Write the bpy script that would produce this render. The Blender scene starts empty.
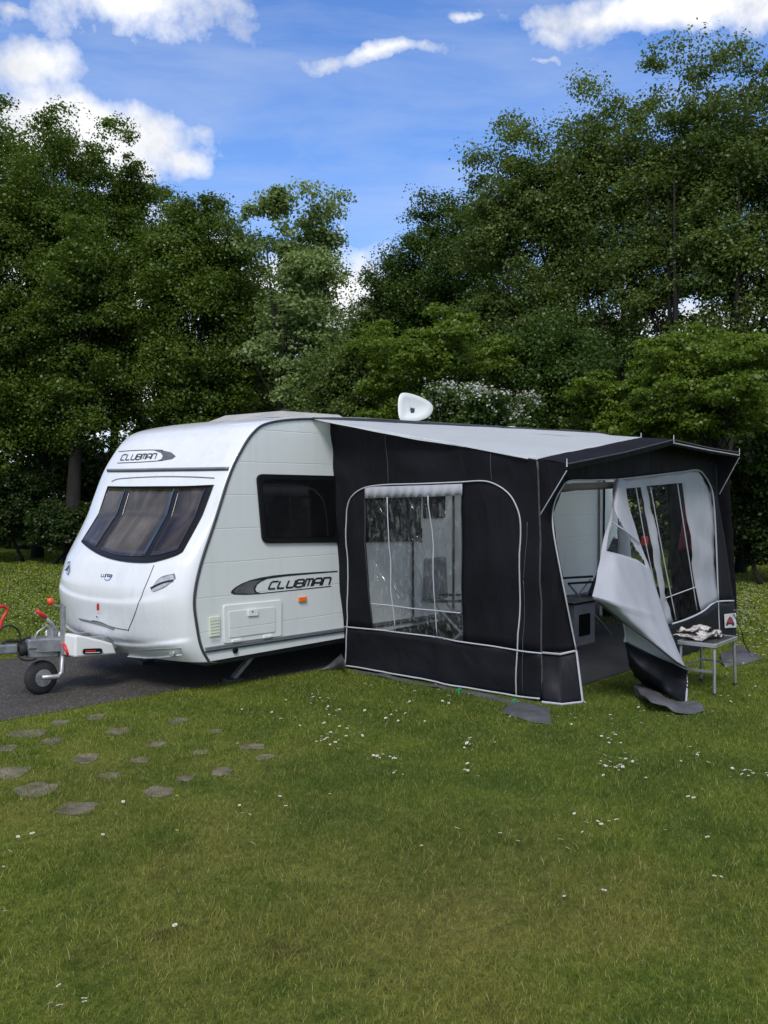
import bpy, math, random
import numpy as np
from mathutils import Vector, Matrix, noise as mnoise
random.seed(7); rng = np.random.default_rng(11)
R = math.radians
scene = bpy.context.scene
COL = scene.collection

# ------------------------------------------------------------------ camera
F = 930.0; CH = 1.7
YAW = math.atan(816/930.); PITCH = math.atan(20/930.)
fx = Vector((math.cos(YAW), math.sin(YAW), 0)); rx = Vector((math.sin(YAW), -math.cos(YAW), 0))
UP = Vector((0, 0, 1))
fw = fx*math.cos(PITCH) - UP*math.sin(PITCH); u2 = fx*math.sin(PITCH) + UP*math.cos(PITCH)
def ray(px, py): return fw + rx*((px-384)/F) + u2*((512-py)/F)
_r = ray(346, 668); CAM = Vector((0, 0, 0)) - _r*(CH/-_r.z)
def at(px, py, ax, v):
    """measured point: where the sight line meets the plane axis=v"""
    r = ray(px, py); t = (v-CAM[ax])/r[ax]; return CAM + r*t
def atp(px, py, p0, n):
    r = ray(px, py); t = (p0-CAM).dot(n)/r.dot(n); return CAM + r*t
def ground(px, depth):
    p = CAM + (fx + rx*((px-384)/F))*depth; return Vector((p.x, p.y, 0))
def zat(py, depth): return CH + depth*(492-py)/F

cd = bpy.data.cameras.new('camera'); cam = bpy.data.objects.new('camera', cd); COL.objects.link(cam)
cd.sensor_fit = 'VERTICAL'; cd.sensor_height = 24; cd.lens = F/1024*24; cd.clip_end = 2000; cd.clip_start = 0.05
m = Matrix((rx, u2, -fw)).transposed().to_4x4(); m.translation = CAM; cam.matrix_world = m
scene.camera = cam

# ------------------------------------------------------------------ materials
def newmat(name):
    m = bpy.data.materials.new(name); m.use_nodes = True
    nt = m.node_tree; nt.nodes.clear()
    out = nt.nodes.new('ShaderNodeOutputMaterial')
    return m, nt, out
def N(nt, t, **kw):
    n = nt.nodes.new(t)
    for k, v in kw.items():
        if k in n.inputs.keys() if isinstance(k, str) else False: n.inputs[k].default_value = v
        else: setattr(n, k, v)
    return n
def c4(c): return (c[0], c[1], c[2], 1)
def noise_node(nt, vec, scale, detail=4, rough=.55, dist=0.):
    n = nt.nodes.new('ShaderNodeTexNoise'); n.inputs['Scale'].default_value = scale
    n.inputs['Detail'].default_value = detail; n.inputs['Roughness'].default_value = rough
    n.inputs['Distortion'].default_value = dist
    nt.links.new(vec, n.inputs['Vector']); return n
def ramp(nt, fac, stops):
    r = nt.nodes.new('ShaderNodeValToRGB'); nt.links.new(fac, r.inputs[0])
    e = r.color_ramp.elements
    while len(e) < len(stops): e.new(.5)
    for q, (p, c) in zip(e, stops): q.position = p; q.color = c4(c) if len(c) == 3 else c
    return r
def mapr(nt, val, a, b, c=0., d=1.):
    n = nt.nodes.new('ShaderNodeMapRange'); nt.links.new(val, n.inputs[0])
    for i, v in enumerate((a, b, c, d)): n.inputs[i+1].default_value = v
    return n.outputs[0]
def mixc(nt, fac, a, b, mode='MIX'):
    n = nt.nodes.new('ShaderNodeMix'); n.data_type = 'RGBA'; n.blend_type = mode
    if hasattr(fac, 'type'): nt.links.new(fac, n.inputs[0])
    else: n.inputs[0].default_value = fac
    for i, v in ((6, a), (7, b)):
        if hasattr(v, 'type'): nt.links.new(v, n.inputs[i])
        else: n.inputs[i].default_value = c4(v)
    return n.outputs[2]
def mth(nt, op, a, b=None, c=None):
    n = nt.nodes.new('ShaderNodeMath'); n.operation = op
    for i, v in enumerate((a, b, c)):
        if v is None: continue
        if hasattr(v, 'type'): nt.links.new(v, n.inputs[i])
        else: n.inputs[i].default_value = v
    return n.outputs[0]
def objco(nt):
    return nt.nodes.new('ShaderNodeTexCoord').outputs['Object']
def worldpos(nt): return nt.nodes.new('ShaderNodeNewGeometry').outputs['Position']

def pmat(name, col, rough=.5, metal=0., var=.12, vscale=3., bump=0., bscale=40., spec=.5, dirt=None, coat=0., bump2=0., b2scale=2., stretch=None):
    m, nt, out = newmat(name)
    b = nt.nodes.new('ShaderNodeBsdfPrincipled'); nt.links.new(b.outputs[0], out.inputs[0])
    v = worldpos(nt)
    if stretch:
        mp = nt.nodes.new('ShaderNodeMapping'); mp.inputs['Scale'].default_value = stretch
        nt.links.new(v, mp.inputs[0]); v2 = mp.outputs[0]
    else: v2 = v
    n = noise_node(nt, v2, vscale, 5)
    lo = tuple(x*(1-var) for x in col); hi = tuple(min(1, x*(1+var)) for x in col)
    r = ramp(nt, n.outputs[0], [(.3, lo), (.7, hi)])
    c = r.outputs[0]
    if dirt:
        n3 = noise_node(nt, v2, vscale*2.7, 8, .65)
        c = mixc(nt, mapr(nt, n3.outputs[0], .52, .75, 0, dirt[1]), c, dirt[0])
    nt.links.new(c, b.inputs['Base Color'])
    b.inputs['Metallic'].default_value = metal
    b.inputs['Specular IOR Level'].default_value = spec
    b.inputs['Coat Weight'].default_value = coat; b.inputs['Coat Roughness'].default_value = .08
    nr = noise_node(nt, v, vscale*4, 4)
    nt.links.new(mapr(nt, nr.outputs[0], .3, .7, max(0, rough-.06), min(1, rough+.06)), b.inputs['Roughness'])
    last = None
    if bump2:
        nb = noise_node(nt, v2, b2scale, 3, .5, .6)
        bb = nt.nodes.new('ShaderNodeBump'); bb.inputs['Strength'].default_value = bump2; bb.inputs['Distance'].default_value = .03
        nt.links.new(nb.outputs[0], bb.inputs['Height']); last = bb.outputs[0]
    if bump:
        nb = noise_node(nt, v, bscale, 4)
        bb = nt.nodes.new('ShaderNodeBump'); bb.inputs['Strength'].default_value = bump; bb.inputs['Distance'].default_value = .005
        nt.links.new(nb.outputs[0], bb.inputs['Height'])
        if last: nt.links.new(last, bb.inputs['Normal'])
        last = bb.outputs[0]
    if last: nt.links.new(last, b.inputs['Normal'])
    return m

M = {}
M['gel'] = pmat('white_gelcoat', (.70, .71, .725), .24, var=.03, vscale=1.2, coat=.4, stretch=(5, 5, .8), dirt=((.52, .51, .47), .35))
M['white'] = pmat('white_plastic', (.70, .71, .69), .4, var=.04)
M['cream'] = pmat('cream_plastic', (.62, .64, .52), .45, var=.05)
M['gasket'] = pmat('grey_gasket', (.035, .037, .04), .45, var=.2)
M['trim'] = pmat('silver_trim', (.22, .22, .23), .4, metal=.3, var=.15)
M['black'] = pmat('black_plastic', (.008, .008, .009), .35, var=.2, spec=.2)
M['decal'] = pmat('black_decal', (.02, .02, .022), .35, var=.2)
M['decalgrey'] = pmat('grey_decal', (.10, .10, .105), .4, var=.35, vscale=9)
M['glass'] = pmat('dark_tinted_window', (.006, .006, .007), .09, var=.3, spec=.35)
M['amber'] = pmat('amber_lens', (.75, .16, .02), .25, var=.1)
M['red'] = pmat('red_plastic', (.5, .02, .02), .4, var=.15)
M['orange'] = pmat('orange_plastic', (.7, .07, .02), .45, var=.1)
M['chrome'] = pmat('chrome', (.6, .6, .62), .18, metal=1, var=.05)
M['lamp'] = pmat('lamp_lens', (.45, .46, .48), .12, metal=.4, var=.2, vscale=30, coat=1)
M['galv'] = pmat('galvanised_steel', (.34, .35, .36), .45, metal=.7, var=.25, vscale=14, dirt=((.12, .09, .07), .4))
M['rubber'] = pmat('rubber', (.015, .015, .016), .75, var=.3, vscale=20, bump=.3)
M['alu'] = pmat('aluminium', (.5, .51, .52), .35, metal=.85, var=.1, vscale=8)
M['canvas'] = pmat('charcoal_canvas', (.0092, .0092, .0122), .72, var=.22, vscale=1.6, bump=.35, bscale=260, spec=.14, bump2=1.0, b2scale=2.2, stretch=(2.2, 2.2, .7), dirt=((.013, .013, .016), .4))
M['skirt'] = pmat('navy_pvc', (.0085, .0090, .0125), .62, var=.2, vscale=2, bump=.1, bscale=120, spec=.2, bump2=.6, b2scale=3.5, dirt=((.02, .02, .018), .4))
M['flapgrey'] = pmat('grey_mudflap', (.075, .075, .08), .55, var=.2, vscale=4, bump=.1, bump2=.9, b2scale=5, dirt=((.05, .045, .035), .5))
M['greycloth'] = pmat('light_grey_canvas', (.48, .49, .53), .75, var=.06, vscale=3, bump=.3, bscale=220, spec=.2, bump2=.55, b2scale=3, stretch=(1.5, 1.5, .4))
M['roofcloth'] = pmat('pale_grey_roof_canvas', (.76, .79, .82), .7, var=.05, vscale=1.5, bump=.2, bscale=180, spec=.2, bump2=.35, b2scale=1.6, dirt=((.40, .40, .38), .3))
M['piping'] = pmat('white_piping', (.42, .43, .47), .5, var=.08, vscale=8)
M['stitch'] = pmat('grey_stitching', (.05, .05, .055), .7, var=.3, vscale=20)
M['sheet'] = pmat('dark_groundsheet', (.020, .021, .024), .75, var=.25, vscale=5, bump=.5, bscale=90)
M['whitepanel'] = pmat('white_sheet', (.55, .57, .62), .5, var=.05, bump2=.3)
M['maroon'] = pmat('maroon_cloth', (.14, .01, .03), .8, var=.2, vscale=6, bump2=.6, b2scale=8)
M['darkcloth'] = pmat('black_chair_fabric', (.03, .03, .033), .75, var=.3, vscale=7, bump=.3, bscale=200)
M['box'] = pmat('pale_grey_box', (.22, .22, .23), .6, var=.15, vscale=8)
M['green'] = pmat('green_plastic', (.01, .32, .12), .45, var=.15)
M['pale_label'] = pmat('white_label', (.62, .62, .62), .4, var=.04)
M['bark'] = pmat('bark', (.012, .010, .008), .95, var=.45, vscale=6, bump=1, bscale=30, stretch=(1, 1, .25))
M['twig'] = pmat('branch_bark', (.06, .055, .042), .9, var=.4, vscale=6)

def side_mat():
    m, nt, out = newmat('white_aluminium_cladding')
    b = nt.nodes.new('ShaderNodeBsdfPrincipled'); nt.links.new(b.outputs[0], out.inputs[0])
    p = worldpos(nt); s = nt.nodes.new('ShaderNodeSeparateXYZ'); nt.links.new(p, s.inputs[0])
    w = mth(nt, 'PINGPONG', mth(nt, 'ADD', s.outputs[2], .03), .142)
    line = mapr(nt, w, .0, .006, 1, 0)
    n = noise_node(nt, p, 1.3, 6, .6)
    c = ramp(nt, n.outputs[0], [(.3, (.62, .645, .63)), (.7, (.67, .695, .68))]).outputs[0]
    c = mixc(nt, mth(nt, 'MULTIPLY', line, .14), c, (.3, .33, .32))
    mp = nt.nodes.new('ShaderNodeMapping'); mp.inputs['Scale'].default_value = (14, 14, .7); nt.links.new(p, mp.inputs[0])
    st = noise_node(nt, mp.outputs[0], 1, 4)
    c = mixc(nt, mapr(nt, st.outputs[0], .55, .8, 0, .25), c, (.44, .46, .42))
    nt.links.new(c, b.inputs['Base Color']); b.inputs['Roughness'].default_value = .33
    bb = nt.nodes.new('ShaderNodeBump'); bb.inputs['Strength'].default_value = .4; bb.inputs['Distance'].default_value = -.004
    nt.links.new(line, bb.inputs['Height'])
    b2 = nt.nodes.new('ShaderNodeBump'); b2.inputs['Strength'].default_value = .12; b2.inputs['Distance'].default_value = .03
    nt.links.new(noise_node(nt, p, 2.2, 2).outputs[0], b2.inputs['Height']); nt.links.new(bb.outputs[0], b2.inputs['Normal'])
    nt.links.new(b2.outputs[0], b.inputs['Normal'])
    return m
M['clad'] = side_mat()

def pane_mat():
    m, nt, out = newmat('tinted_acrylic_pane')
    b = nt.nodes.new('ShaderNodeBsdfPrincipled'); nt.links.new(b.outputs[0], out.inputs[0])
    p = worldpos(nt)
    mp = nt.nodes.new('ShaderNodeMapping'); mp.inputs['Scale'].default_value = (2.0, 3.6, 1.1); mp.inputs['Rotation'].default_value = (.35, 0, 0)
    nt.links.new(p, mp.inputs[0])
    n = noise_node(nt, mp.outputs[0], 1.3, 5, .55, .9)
    c = ramp(nt, n.outputs[0], [(.36, (.014, .011, .010)), (.52, (.034, .027, .025)), (.70, (.085, .070, .064))])  # pale streaks of reflected sky and curtain folds, painted into the base colour
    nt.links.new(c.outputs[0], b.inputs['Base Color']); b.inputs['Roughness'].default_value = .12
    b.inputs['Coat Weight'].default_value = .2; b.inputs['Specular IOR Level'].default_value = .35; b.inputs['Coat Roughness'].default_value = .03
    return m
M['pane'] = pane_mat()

def make_translucent(m, fac, col):
    nt = m.node_tree; out = [n for n in nt.nodes if n.type == 'OUTPUT_MATERIAL'][0]; b = [n for n in nt.nodes if n.type == 'BSDF_PRINCIPLED'][0]
    t = nt.nodes.new('ShaderNodeBsdfTranslucent'); t.inputs[0].default_value = c4(col); mx = nt.nodes.new('ShaderNodeMixShader'); mx.inputs[0].default_value = fac
    nt.links.new(b.outputs[0], mx.inputs[1]); nt.links.new(t.outputs[0], mx.inputs[2]); nt.links.new(mx.outputs[0], out.inputs[0])
make_translucent(M['roofcloth'], .62, (.95, .95, .94)); make_translucent(M['greycloth'], .3, (.6, .6, .62))
def vinyl_mat(name='clear_vinyl', haze=.10, gloss=.05):
    m, nt, out = newmat(name)
    tr = nt.nodes.new('ShaderNodeBsdfTransparent'); tr.inputs[0].default_value = (.86, .88, .88, 1)
    gl = nt.nodes.new('ShaderNodeBsdfGlossy'); gl.inputs['Roughness'].default_value = .08
    df = nt.nodes.new('ShaderNodeBsdfDiffuse'); df.inputs[0].default_value = (.5, .52, .52, 1)
    p = worldpos(nt)
    nb = noise_node(nt, p, 5, 3, .5, 1.5)
    bb = nt.nodes.new('ShaderNodeBump'); bb.inputs['Strength'].default_value = 1; bb.inputs['Distance'].default_value = .08
    nt.links.new(nb.outputs[0], bb.inputs['Height']); nt.links.new(bb.outputs[0], gl.inputs['Normal'])
    m1 = nt.nodes.new('ShaderNodeMixShader'); m1.inputs[0].default_value = gloss
    nt.links.new(tr.outputs[0], m1.inputs[1]); nt.links.new(gl.outputs[0], m1.inputs[2])
    mp = nt.nodes.new('ShaderNodeMapping'); mp.inputs['Scale'].default_value = (1, 1, .35); mp.inputs['Rotation'].default_value = (.5, 0, 0); nt.links.new(p, mp.inputs[0])
    sc = noise_node(nt, mp.outputs[0], 26, 6, .7, 1.)
    m2 = nt.nodes.new('ShaderNodeMixShader'); nt.links.new(mapr(nt, sc.outputs[0], .5, .72, haze*.15, haze*3), m2.inputs[0])
    nt.links.new(m1.outputs[0], m2.inputs[1]); nt.links.new(df.outputs[0], m2.inputs[2])
    nt.links.new(m2.outputs[0], out.inputs[0])
    return m
M['vinyl'] = vinyl_mat(); M['vinyl2'] = vinyl_mat('clean_clear_vinyl', .015, .02)

def leaf_mat(name, dark, light, trans=.3):
    m, nt, out = newmat(name)
    d = nt.nodes.new('ShaderNodeBsdfDiffuse'); t = nt.nodes.new('ShaderNodeBsdfTranslucent'); g = nt.nodes.new('ShaderNodeBsdfGlossy')
    g.inputs['Roughness'].default_value = .45
    geo = nt.nodes.new('ShaderNodeNewGeometry')
    big = noise_node(nt, geo.outputs['Position'], .55, 3)
    f = mth(nt, 'ADD', mth(nt, 'MULTIPLY', geo.outputs['Random Per Island'], .45), mth(nt, 'MULTIPLY', mapr(nt, big.outputs[0], .3, .7), .55))
    c = mixc(nt, f, dark, light)
    nt.links.new(c, d.inputs[0]); nt.links.new(mixc(nt, .5, c, (light[0]*1.3, light[1]*1.35, light[2]*.6)), t.inputs[0])
    m1 = nt.nodes.new('ShaderNodeMixShader'); m1.inputs[0].default_value = trans
    nt.links.new(d.outputs[0], m1.inputs[1]); nt.links.new(t.outputs[0], m1.inputs[2])
    m2 = nt.nodes.new('ShaderNodeMixShader'); m2.inputs[0].default_value = .025
    nt.links.new(m1.outputs[0], m2.inputs[1]); nt.links.new(g.outputs[0], m2.inputs[2])
    nt.links.new(m2.outputs[0], out.inputs[0])
    return m
M['leaf_oak'] = leaf_mat('oak_leaves', (.042, .078, .010), (.120, .180, .022), .4)
M['leaf_dark'] = leaf_mat('dark_leaves', (.026, .058, .010), (.075, .128, .018), .36)
M['leaf_ash'] = leaf_mat('ash_leaves', (.12, .18, .060), (.26, .34, .12), .42)
M['leaf_mid'] = leaf_mat('grey_green_leaves', (.050, .085, .018), (.145, .200, .044), .42)
M['leaf_maple'] = leaf_mat('maple_leaves', (.048, .092, .009), (.145, .210, .018), .42)
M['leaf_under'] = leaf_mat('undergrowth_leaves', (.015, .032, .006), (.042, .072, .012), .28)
M['blossom'] = leaf_mat('hawthorn_blossom', (.30, .31, .27), (.52, .52, .47), .2)
M['petal'] = pmat('white_petals', (.62, .62, .60), .6, var=.05)
M['yellow'] = pmat('yellow_centre', (.6, .42, .02), .6, var=.1)

def grass_color(nt, pos, rnd=None):
    sp = nt.nodes.new('ShaderNodeSeparateXYZ'); nt.links.new(pos, sp.inputs[0])
    cb = nt.nodes.new('ShaderNodeCombineXYZ'); nt.links.new(sp.outputs[0], cb.inputs[0]); nt.links.new(sp.outputs[1], cb.inputs[1])
    v = cb.outputs[0]
    a = noise_node(nt, v, .45, 3, .5)
    b = noise_node(nt, v, 1.5, 6, .68, .3)
    c = noise_node(nt, v, 9, 5, .65)
    base = mixc(nt, mapr(nt, b.outputs[0], .36, .64), (.062, .112, .015), (.195, .250, .036))
    base = mixc(nt, mapr(nt, c.outputs[0], .35, .7, 0, .5), base, (.27, .285, .06))
    # dry, straw coloured areas: strongest in the middle foreground
    dc = CAM + fx*3.7 + rx*.05
    d = nt.nodes.new('ShaderNodeVectorMath'); d.operation = 'DISTANCE'; nt.links.new(v, d.inputs[0]); d.inputs[1].default_value = (dc.x, dc.y, 0)
    near = mapr(nt, d.outputs['Value'], .1, 2.1, .25, 0)
    dc2 = at(130, 770, 2, 0)
    d2 = nt.nodes.new('ShaderNodeVectorMath'); d2.operation = 'DISTANCE'; nt.links.new(v, d2.inputs[0]); d2.inputs[1].default_value = (dc2.x, dc2.y, 0)
    near2 = mapr(nt, d2.outputs['Value'], .2, 1.8, .20, 0)
    s = mth(nt, 'ADD', mth(nt, 'ADD', mth(nt, 'MULTIPLY', a.outputs[0], .5), mth(nt, 'MULTIPLY', b.outputs[0], .5)), mth(nt, 'ADD', near, near2))
    dry = mapr(nt, s, .56, .86, 0, .85)
    base = mixc(nt, dry, base, (.265, .195, .075))
    e = noise_node(nt, v, 1.3, 6, .7, .4)
    base = mixc(nt, mapr(nt, mth(nt, 'ADD', e.outputs[0], mth(nt, 'MULTIPLY', near, .3)), .62, .74, 0, .75), base, (.070, .050, .024))
    base = mixc(nt, mapr(nt, e.outputs[0], .30, .42, .45, 0), base, (.035, .065, .014))
    lp = at(520, 735, 2, 0)
    d3 = nt.nodes.new('ShaderNodeVectorMath'); d3.operation = 'DISTANCE'; nt.links.new(v, d3.inputs[0]); d3.inputs[1].default_value = (lp.x, lp.y, 0)
    lush = mth(nt, 'MULTIPLY', mapr(nt, d3.outputs['Value'], 1.2, 3.4, .62, 0), mapr(nt, b.outputs[0], .3, .6, 1.1, .6))
    base = mixc(nt, lush, base, (.048, .088, .020))
    f2 = noise_node(nt, v, 22, 5, .7)
    base = mixc(nt, 1, base, ramp(nt, f2.outputs[0], [(.32, (.62, .64, .6)), (.68, (1.3, 1.28, 1.2))]).outputs[0], 'MULTIPLY')
    if rnd is not None:
        base = mixc(nt, mapr(nt, rnd, 0, .8, .65, 0), base, (.045, .080, .012))
        base = mixc(nt, mapr(nt, rnd, .55, .9, 0, .4), base, (.30, .34, .07))
        base = mixc(nt, mapr(nt, rnd, .9, .93, 0, .7), base, (.36, .31, .15))
    return base, dry
def lawn_mat():
    m, nt, out = newmat('lawn_soil_and_moss')
    b = nt.nodes.new('ShaderNodeBsdfPrincipled'); nt.links.new(b.outputs[0], out.inputs[0])
    p = worldpos(nt); c, dry = grass_color(nt, p)
    f = noise_node(nt, p, 60, 6, .7)
    c = mixc(nt, mapr(nt, f.outputs[0], .35, .65, .0, .55), c, (.035, .042, .010))
    nt.links.new(c, b.inputs['Base Color']); b.inputs['Roughness'].default_value = 1; b.inputs['Specular IOR Level'].default_value = .1
    bb = nt.nodes.new('ShaderNodeBump'); bb.inputs['Strength'].default_value = .8; bb.inputs['Distance'].default_value = .03
    nt.links.new(f.outputs[0], bb.inputs['Height']); nt.links.new(bb.outputs[0], b.inputs['Normal'])
    return m
M['lawn'] = lawn_mat()
def blade_mat():
    m, nt, out = newmat('grass_blades')
    geo = nt.nodes.new('ShaderNodeNewGeometry')
    c, _ = grass_color(nt, geo.outputs['Position'], geo.outputs['Random Per Island'])
    c = mixc(nt, 1, c, (1.12, 1.12, 1.12), 'MULTIPLY')
    d = nt.nodes.new('ShaderNodeBsdfDiffuse'); t = nt.nodes.new('ShaderNodeBsdfTranslucent')
    nt.links.new(c, d.inputs[0]); nt.links.new(c, t.inputs[0])
    m1 = nt.nodes.new('ShaderNodeMixShader'); m1.inputs[0].default_value = .3
    nt.links.new(d.outputs[0], m1.inputs[1]); nt.links.new(t.outputs[0], m1.inputs[2])
    nt.links.new(m1.outputs[0], out.inputs[0]); return m
M['blade'] = blade_mat()
def tarmac_mat():
    m, nt, out = newmat('worn_tarmac')
    b = nt.nodes.new('ShaderNodeBsdfPrincipled'); nt.links.new(b.outputs[0], out.inputs[0])
    p = worldpos(nt)
    v = nt.nodes.new('ShaderNodeTexVoronoi'); v.inputs['Scale'].default_value = 90; nt.links.new(p, v.inputs['Vector'])
    n = noise_node(nt, p, 1.5, 6, .6)
    c = mixc(nt, mapr(nt, v.outputs['Distance'], .1, .6), (.080, .068, .056), (.024, .020, .016))
    c = mixc(nt, mapr(nt, n.outputs[0], .35, .7, 0, .6), c, (.068, .056, .044))
    sp = nt.nodes.new('ShaderNodeSeparateColor'); nt.links.new(v.outputs['Color'], sp.inputs[0])
    c = mixc(nt, mapr(nt, sp.outputs[0], .9, .92, 0, .6), c, (.2, .19, .18))
    nt.links.new(c, b.inputs['Base Color']); b.inputs['Roughness'].default_value = .85
    bb = nt.nodes.new('ShaderNodeBump'); bb.inputs['Strength'].default_value = .6; bb.inputs['Distance'].default_value = .006
    nt.links.new(v.outputs['Distance'], bb.inputs['Height']); nt.links.new(bb.outputs[0], b.inputs['Normal'])
    return m
M['tarmac'] = tarmac_mat()
M['slab'] = pmat('weathered_concrete', (.135, .112, .078), .95, var=.6, vscale=7, bump=.8, bscale=60, dirt=((.07, .065, .04), .7))

# ------------------------------------------------------------------ mesh helpers
class MB:
    def __init__(s): s.v = []; s.f = []
    def add(s, vs, fs):
        o = len(s.v); s.v += [tuple(v) for v in vs]; s.f += [tuple(i+o for i in f) for f in fs]
    def box(s, c, size, rot=None):
        c = Vector(c); vs = []
        for x in (-.5, .5):
            for y in (-.5, .5):
                for z in (-.5, .5):
                    d = Vector((x*size[0], y*size[1], z*size[2]))
                    if rot is not None: d = rot @ d
                    vs.append(c+d)
        s.add(vs, [(0,1,3,2),(4,6,7,5),(0,4,5,1),(2,3,7,6),(0,2,6,4),(1,5,7,3)])
    def bar(s, a, b, w, h):
        a = Vector(a); b = Vector(b); d = (b-a); L = d.length; d.normalize()
        u = d.cross(UP);
        if u.length < 1e-3: u = Vector((1, 0, 0))
        u.normalize(); v = u.cross(d)
        vs = [p + u*(i*w/2) + v*(j*h/2) for p in (a, b) for i, j in ((-1,-1),(1,-1),(1,1),(-1,1))]
        s.add(vs, [(3,2,1,0),(4,5,6,7),(0,1,5,4),(1,2,6,5),(2,3,7,6),(3,0,4,7)])
    def tube(s, pts, r, n=8, cap=True, flat=1.):
        pts = [Vector(p) for p in pts]; k = len(pts)
        rs = r if hasattr(r, '__len__') else [r]*k
        vs = []; u = None
        for i, p in enumerate(pts):
            t = (pts[min(i+1, k-1)] - pts[max(i-1, 0)])
            if t.length < 1e-9: t = Vector((0, 0, 1))
            t.normalize()
            if u is None:
                u = t.orthogonal().normalized()
            else:
                u = u - t*u.dot(t)
                u = u.normalized() if u.length > 1e-6 else t.orthogonal().normalized()
            w = t.cross(u)
            for j in range(n):
                a = 2*math.pi*j/n; vs.append(p + (u*math.cos(a) + w*math.sin(a)*flat)*rs[i])
        fs = [(i*n+j, i*n+(j+1) % n, (i+1)*n+(j+1) % n, (i+1)*n+j) for i in range(k-1) for j in range(n)]
        if cap: fs += [tuple(range(n))[::-1], tuple(range((k-1)*n, k*n))]
        s.add(vs, fs)
    def lathe(s, c, axis, prof, n=24):
        """prof: (distance along axis, radius)"""
        c = Vector(c); a = Vector(axis).normalized(); u = a.orthogonal().normalized(); w = a.cross(u); vs = []
        for d, r in prof:
            for j in range(n):
                q = 2*math.pi*j/n; vs.append(c + a*d + (u*math.cos(q)+w*math.sin(q))*r)
        fs = [(i*n+j, i*n+(j+1) % n, (i+1)*n+(j+1) % n, (i+1)*n+j) for i in range(len(prof)-1) for j in range(n)]
        fs += [tuple(range(n))[::-1], tuple(range((len(prof)-1)*n, len(prof)*n))]
        s.add(vs, fs)
    def prism(s, pts, ext):
        ext = Vector(ext); k = len(pts); pts = [Vector(p) for p in pts]
        s.add(pts + [p+ext for p in pts], [tuple(range(k))[::-1], tuple(range(k, 2*k))] + [(i, (i+1) % k, (i+1) % k+k, i+k) for i in range(k)])
    def build(s, name, mat, parent=None, smooth=False, bevel=0., solid=0., subd=0, angle=None):
        me = bpy.data.meshes.new(name); me.from_pydata(s.v, [], s.f); me.update()
        return link(name, me, mat, parent, smooth, bevel, solid, subd)
def link(name, me, mat, parent=None, smooth=False, bevel=0., solid=0., subd=0):
    for q in (mat if isinstance(mat, (list, tuple)) else [mat]): me.materials.append(q)
    if smooth: me.polygons.foreach_set('use_smooth', [True]*len(me.polygons))
    o = bpy.data.objects.new(name, me); COL.objects.link(o)
    if parent is not None:
        o.parent = parent
        w = parent_world(parent); o.matrix_parent_inverse = w.inverted()
    if subd:
        q = o.modifiers.new('s', 'SUBSURF'); q.levels = subd; q.render_levels = subd
    if solid:
        q = o.modifiers.new('t', 'SOLIDIFY'); q.thickness = solid; q.offset = 0
    if bevel:
        q = o.modifiers.new('b', 'BEVEL'); q.width = bevel; q.segments = 2; q.limit_method = 'ANGLE'
    return o
def parent_world(p): return _pw(p)
def _pw(p):
    m = p.matrix_parent_inverse @ Matrix.LocRotScale(p.location, p.rotation_euler, p.scale)
    return _pw(p.parent) @ m if p.parent else m
def tag(o, label, cat, group=None):
    o['label'] = label; o['category'] = cat
    if group: o['group'] = group
    return o
def struct(o): o['kind'] = 'structure'; return o
def thing(name, label, cat, loc=(0, 0, 0), group=None):
    o = bpy.data.objects.new(name, None); COL.objects.link(o); o.location = loc; o.empty_display_size = .1
    return tag(o, label, cat, group)
def mesh_origin(o, loc):
    loc = Vector(loc); o.data.transform(Matrix.Translation(-loc)); o.location = loc; return o

def lattice(ctrl, nu, nv, skip=(), wr=0., wn=None, ws=2., smooth=True, mbx=None):
    """ctrl[row][col] of points -> piecewise bilinear/cubic sheet, each cell nu x nv; returns MB. wr: wrinkle depth along wn"""
    mb = mbx or MB(); Rn = len(ctrl)-1; Cn = len(ctrl[0])-1
    idx = {}
    def key(i, j): return (i, j)
    wn = Vector(wn) if wn is not None else None
    def P(i, j):
        r = min(i//nv, Rn-1); c = min(j//nu, Cn-1); t = (i - r*nv)/nv; s = (j - c*nu)/nu
        a = Vector(ctrl[r][c]).lerp(Vector(ctrl[r][c+1]), s); b = Vector(ctrl[r+1][c]).lerp(Vector(ctrl[r+1][c+1]), s)
        p = a.lerp(b, t)
        if wr: p = p + wn*(wr*(mnoise.fractal(p*ws, 1, 2, 3)))
        return p
    for i in range(Rn*nv+1):
        for j in range(Cn*nu+1):
            need = False
            for di in (-1, 0):
                for dj in (-1, 0):
                    a, b = i+di, j+dj
                    if 0 <= a < Rn*nv and 0 <= b < Cn*nu and (a//nv, b//nu) not in skip: need = True
            if need: idx[(i, j)] = len(mb.v); mb.v.append(tuple(P(i, j)))
    for i in range(Rn*nv):
        for j in range(Cn*nu):
            if (i//nv, j//nu) in skip: continue
            mb.f.append((idx[(i, j)], idx[(i, j+1)], idx[(i+1, j+1)], idx[(i+1, j)]))
    return mb
def catmull(pts, n=6, closed=False):
    pts = [Vector(p) for p in pts]; out = []; k = len(pts)
    rngk = k if closed else k-1
    for i in range(rngk):
        if closed: p0, p1, p2, p3 = pts[(i-1) % k], pts[i], pts[(i+1) % k], pts[(i+2) % k]
        else: p0, p1, p2, p3 = pts[max(i-1, 0)], pts[i], pts[i+1], pts[min(i+2, k-1)]
        for j in range(n):
            t = j/n
            out.append(.5*((2*p1) + (p2-p0)*t + (2*p0-5*p1+4*p2-p3)*t*t + (3*p1-p0-3*p2+p3)*t**3))
    if not closed: out.append(pts[-1])
    return out
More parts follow.
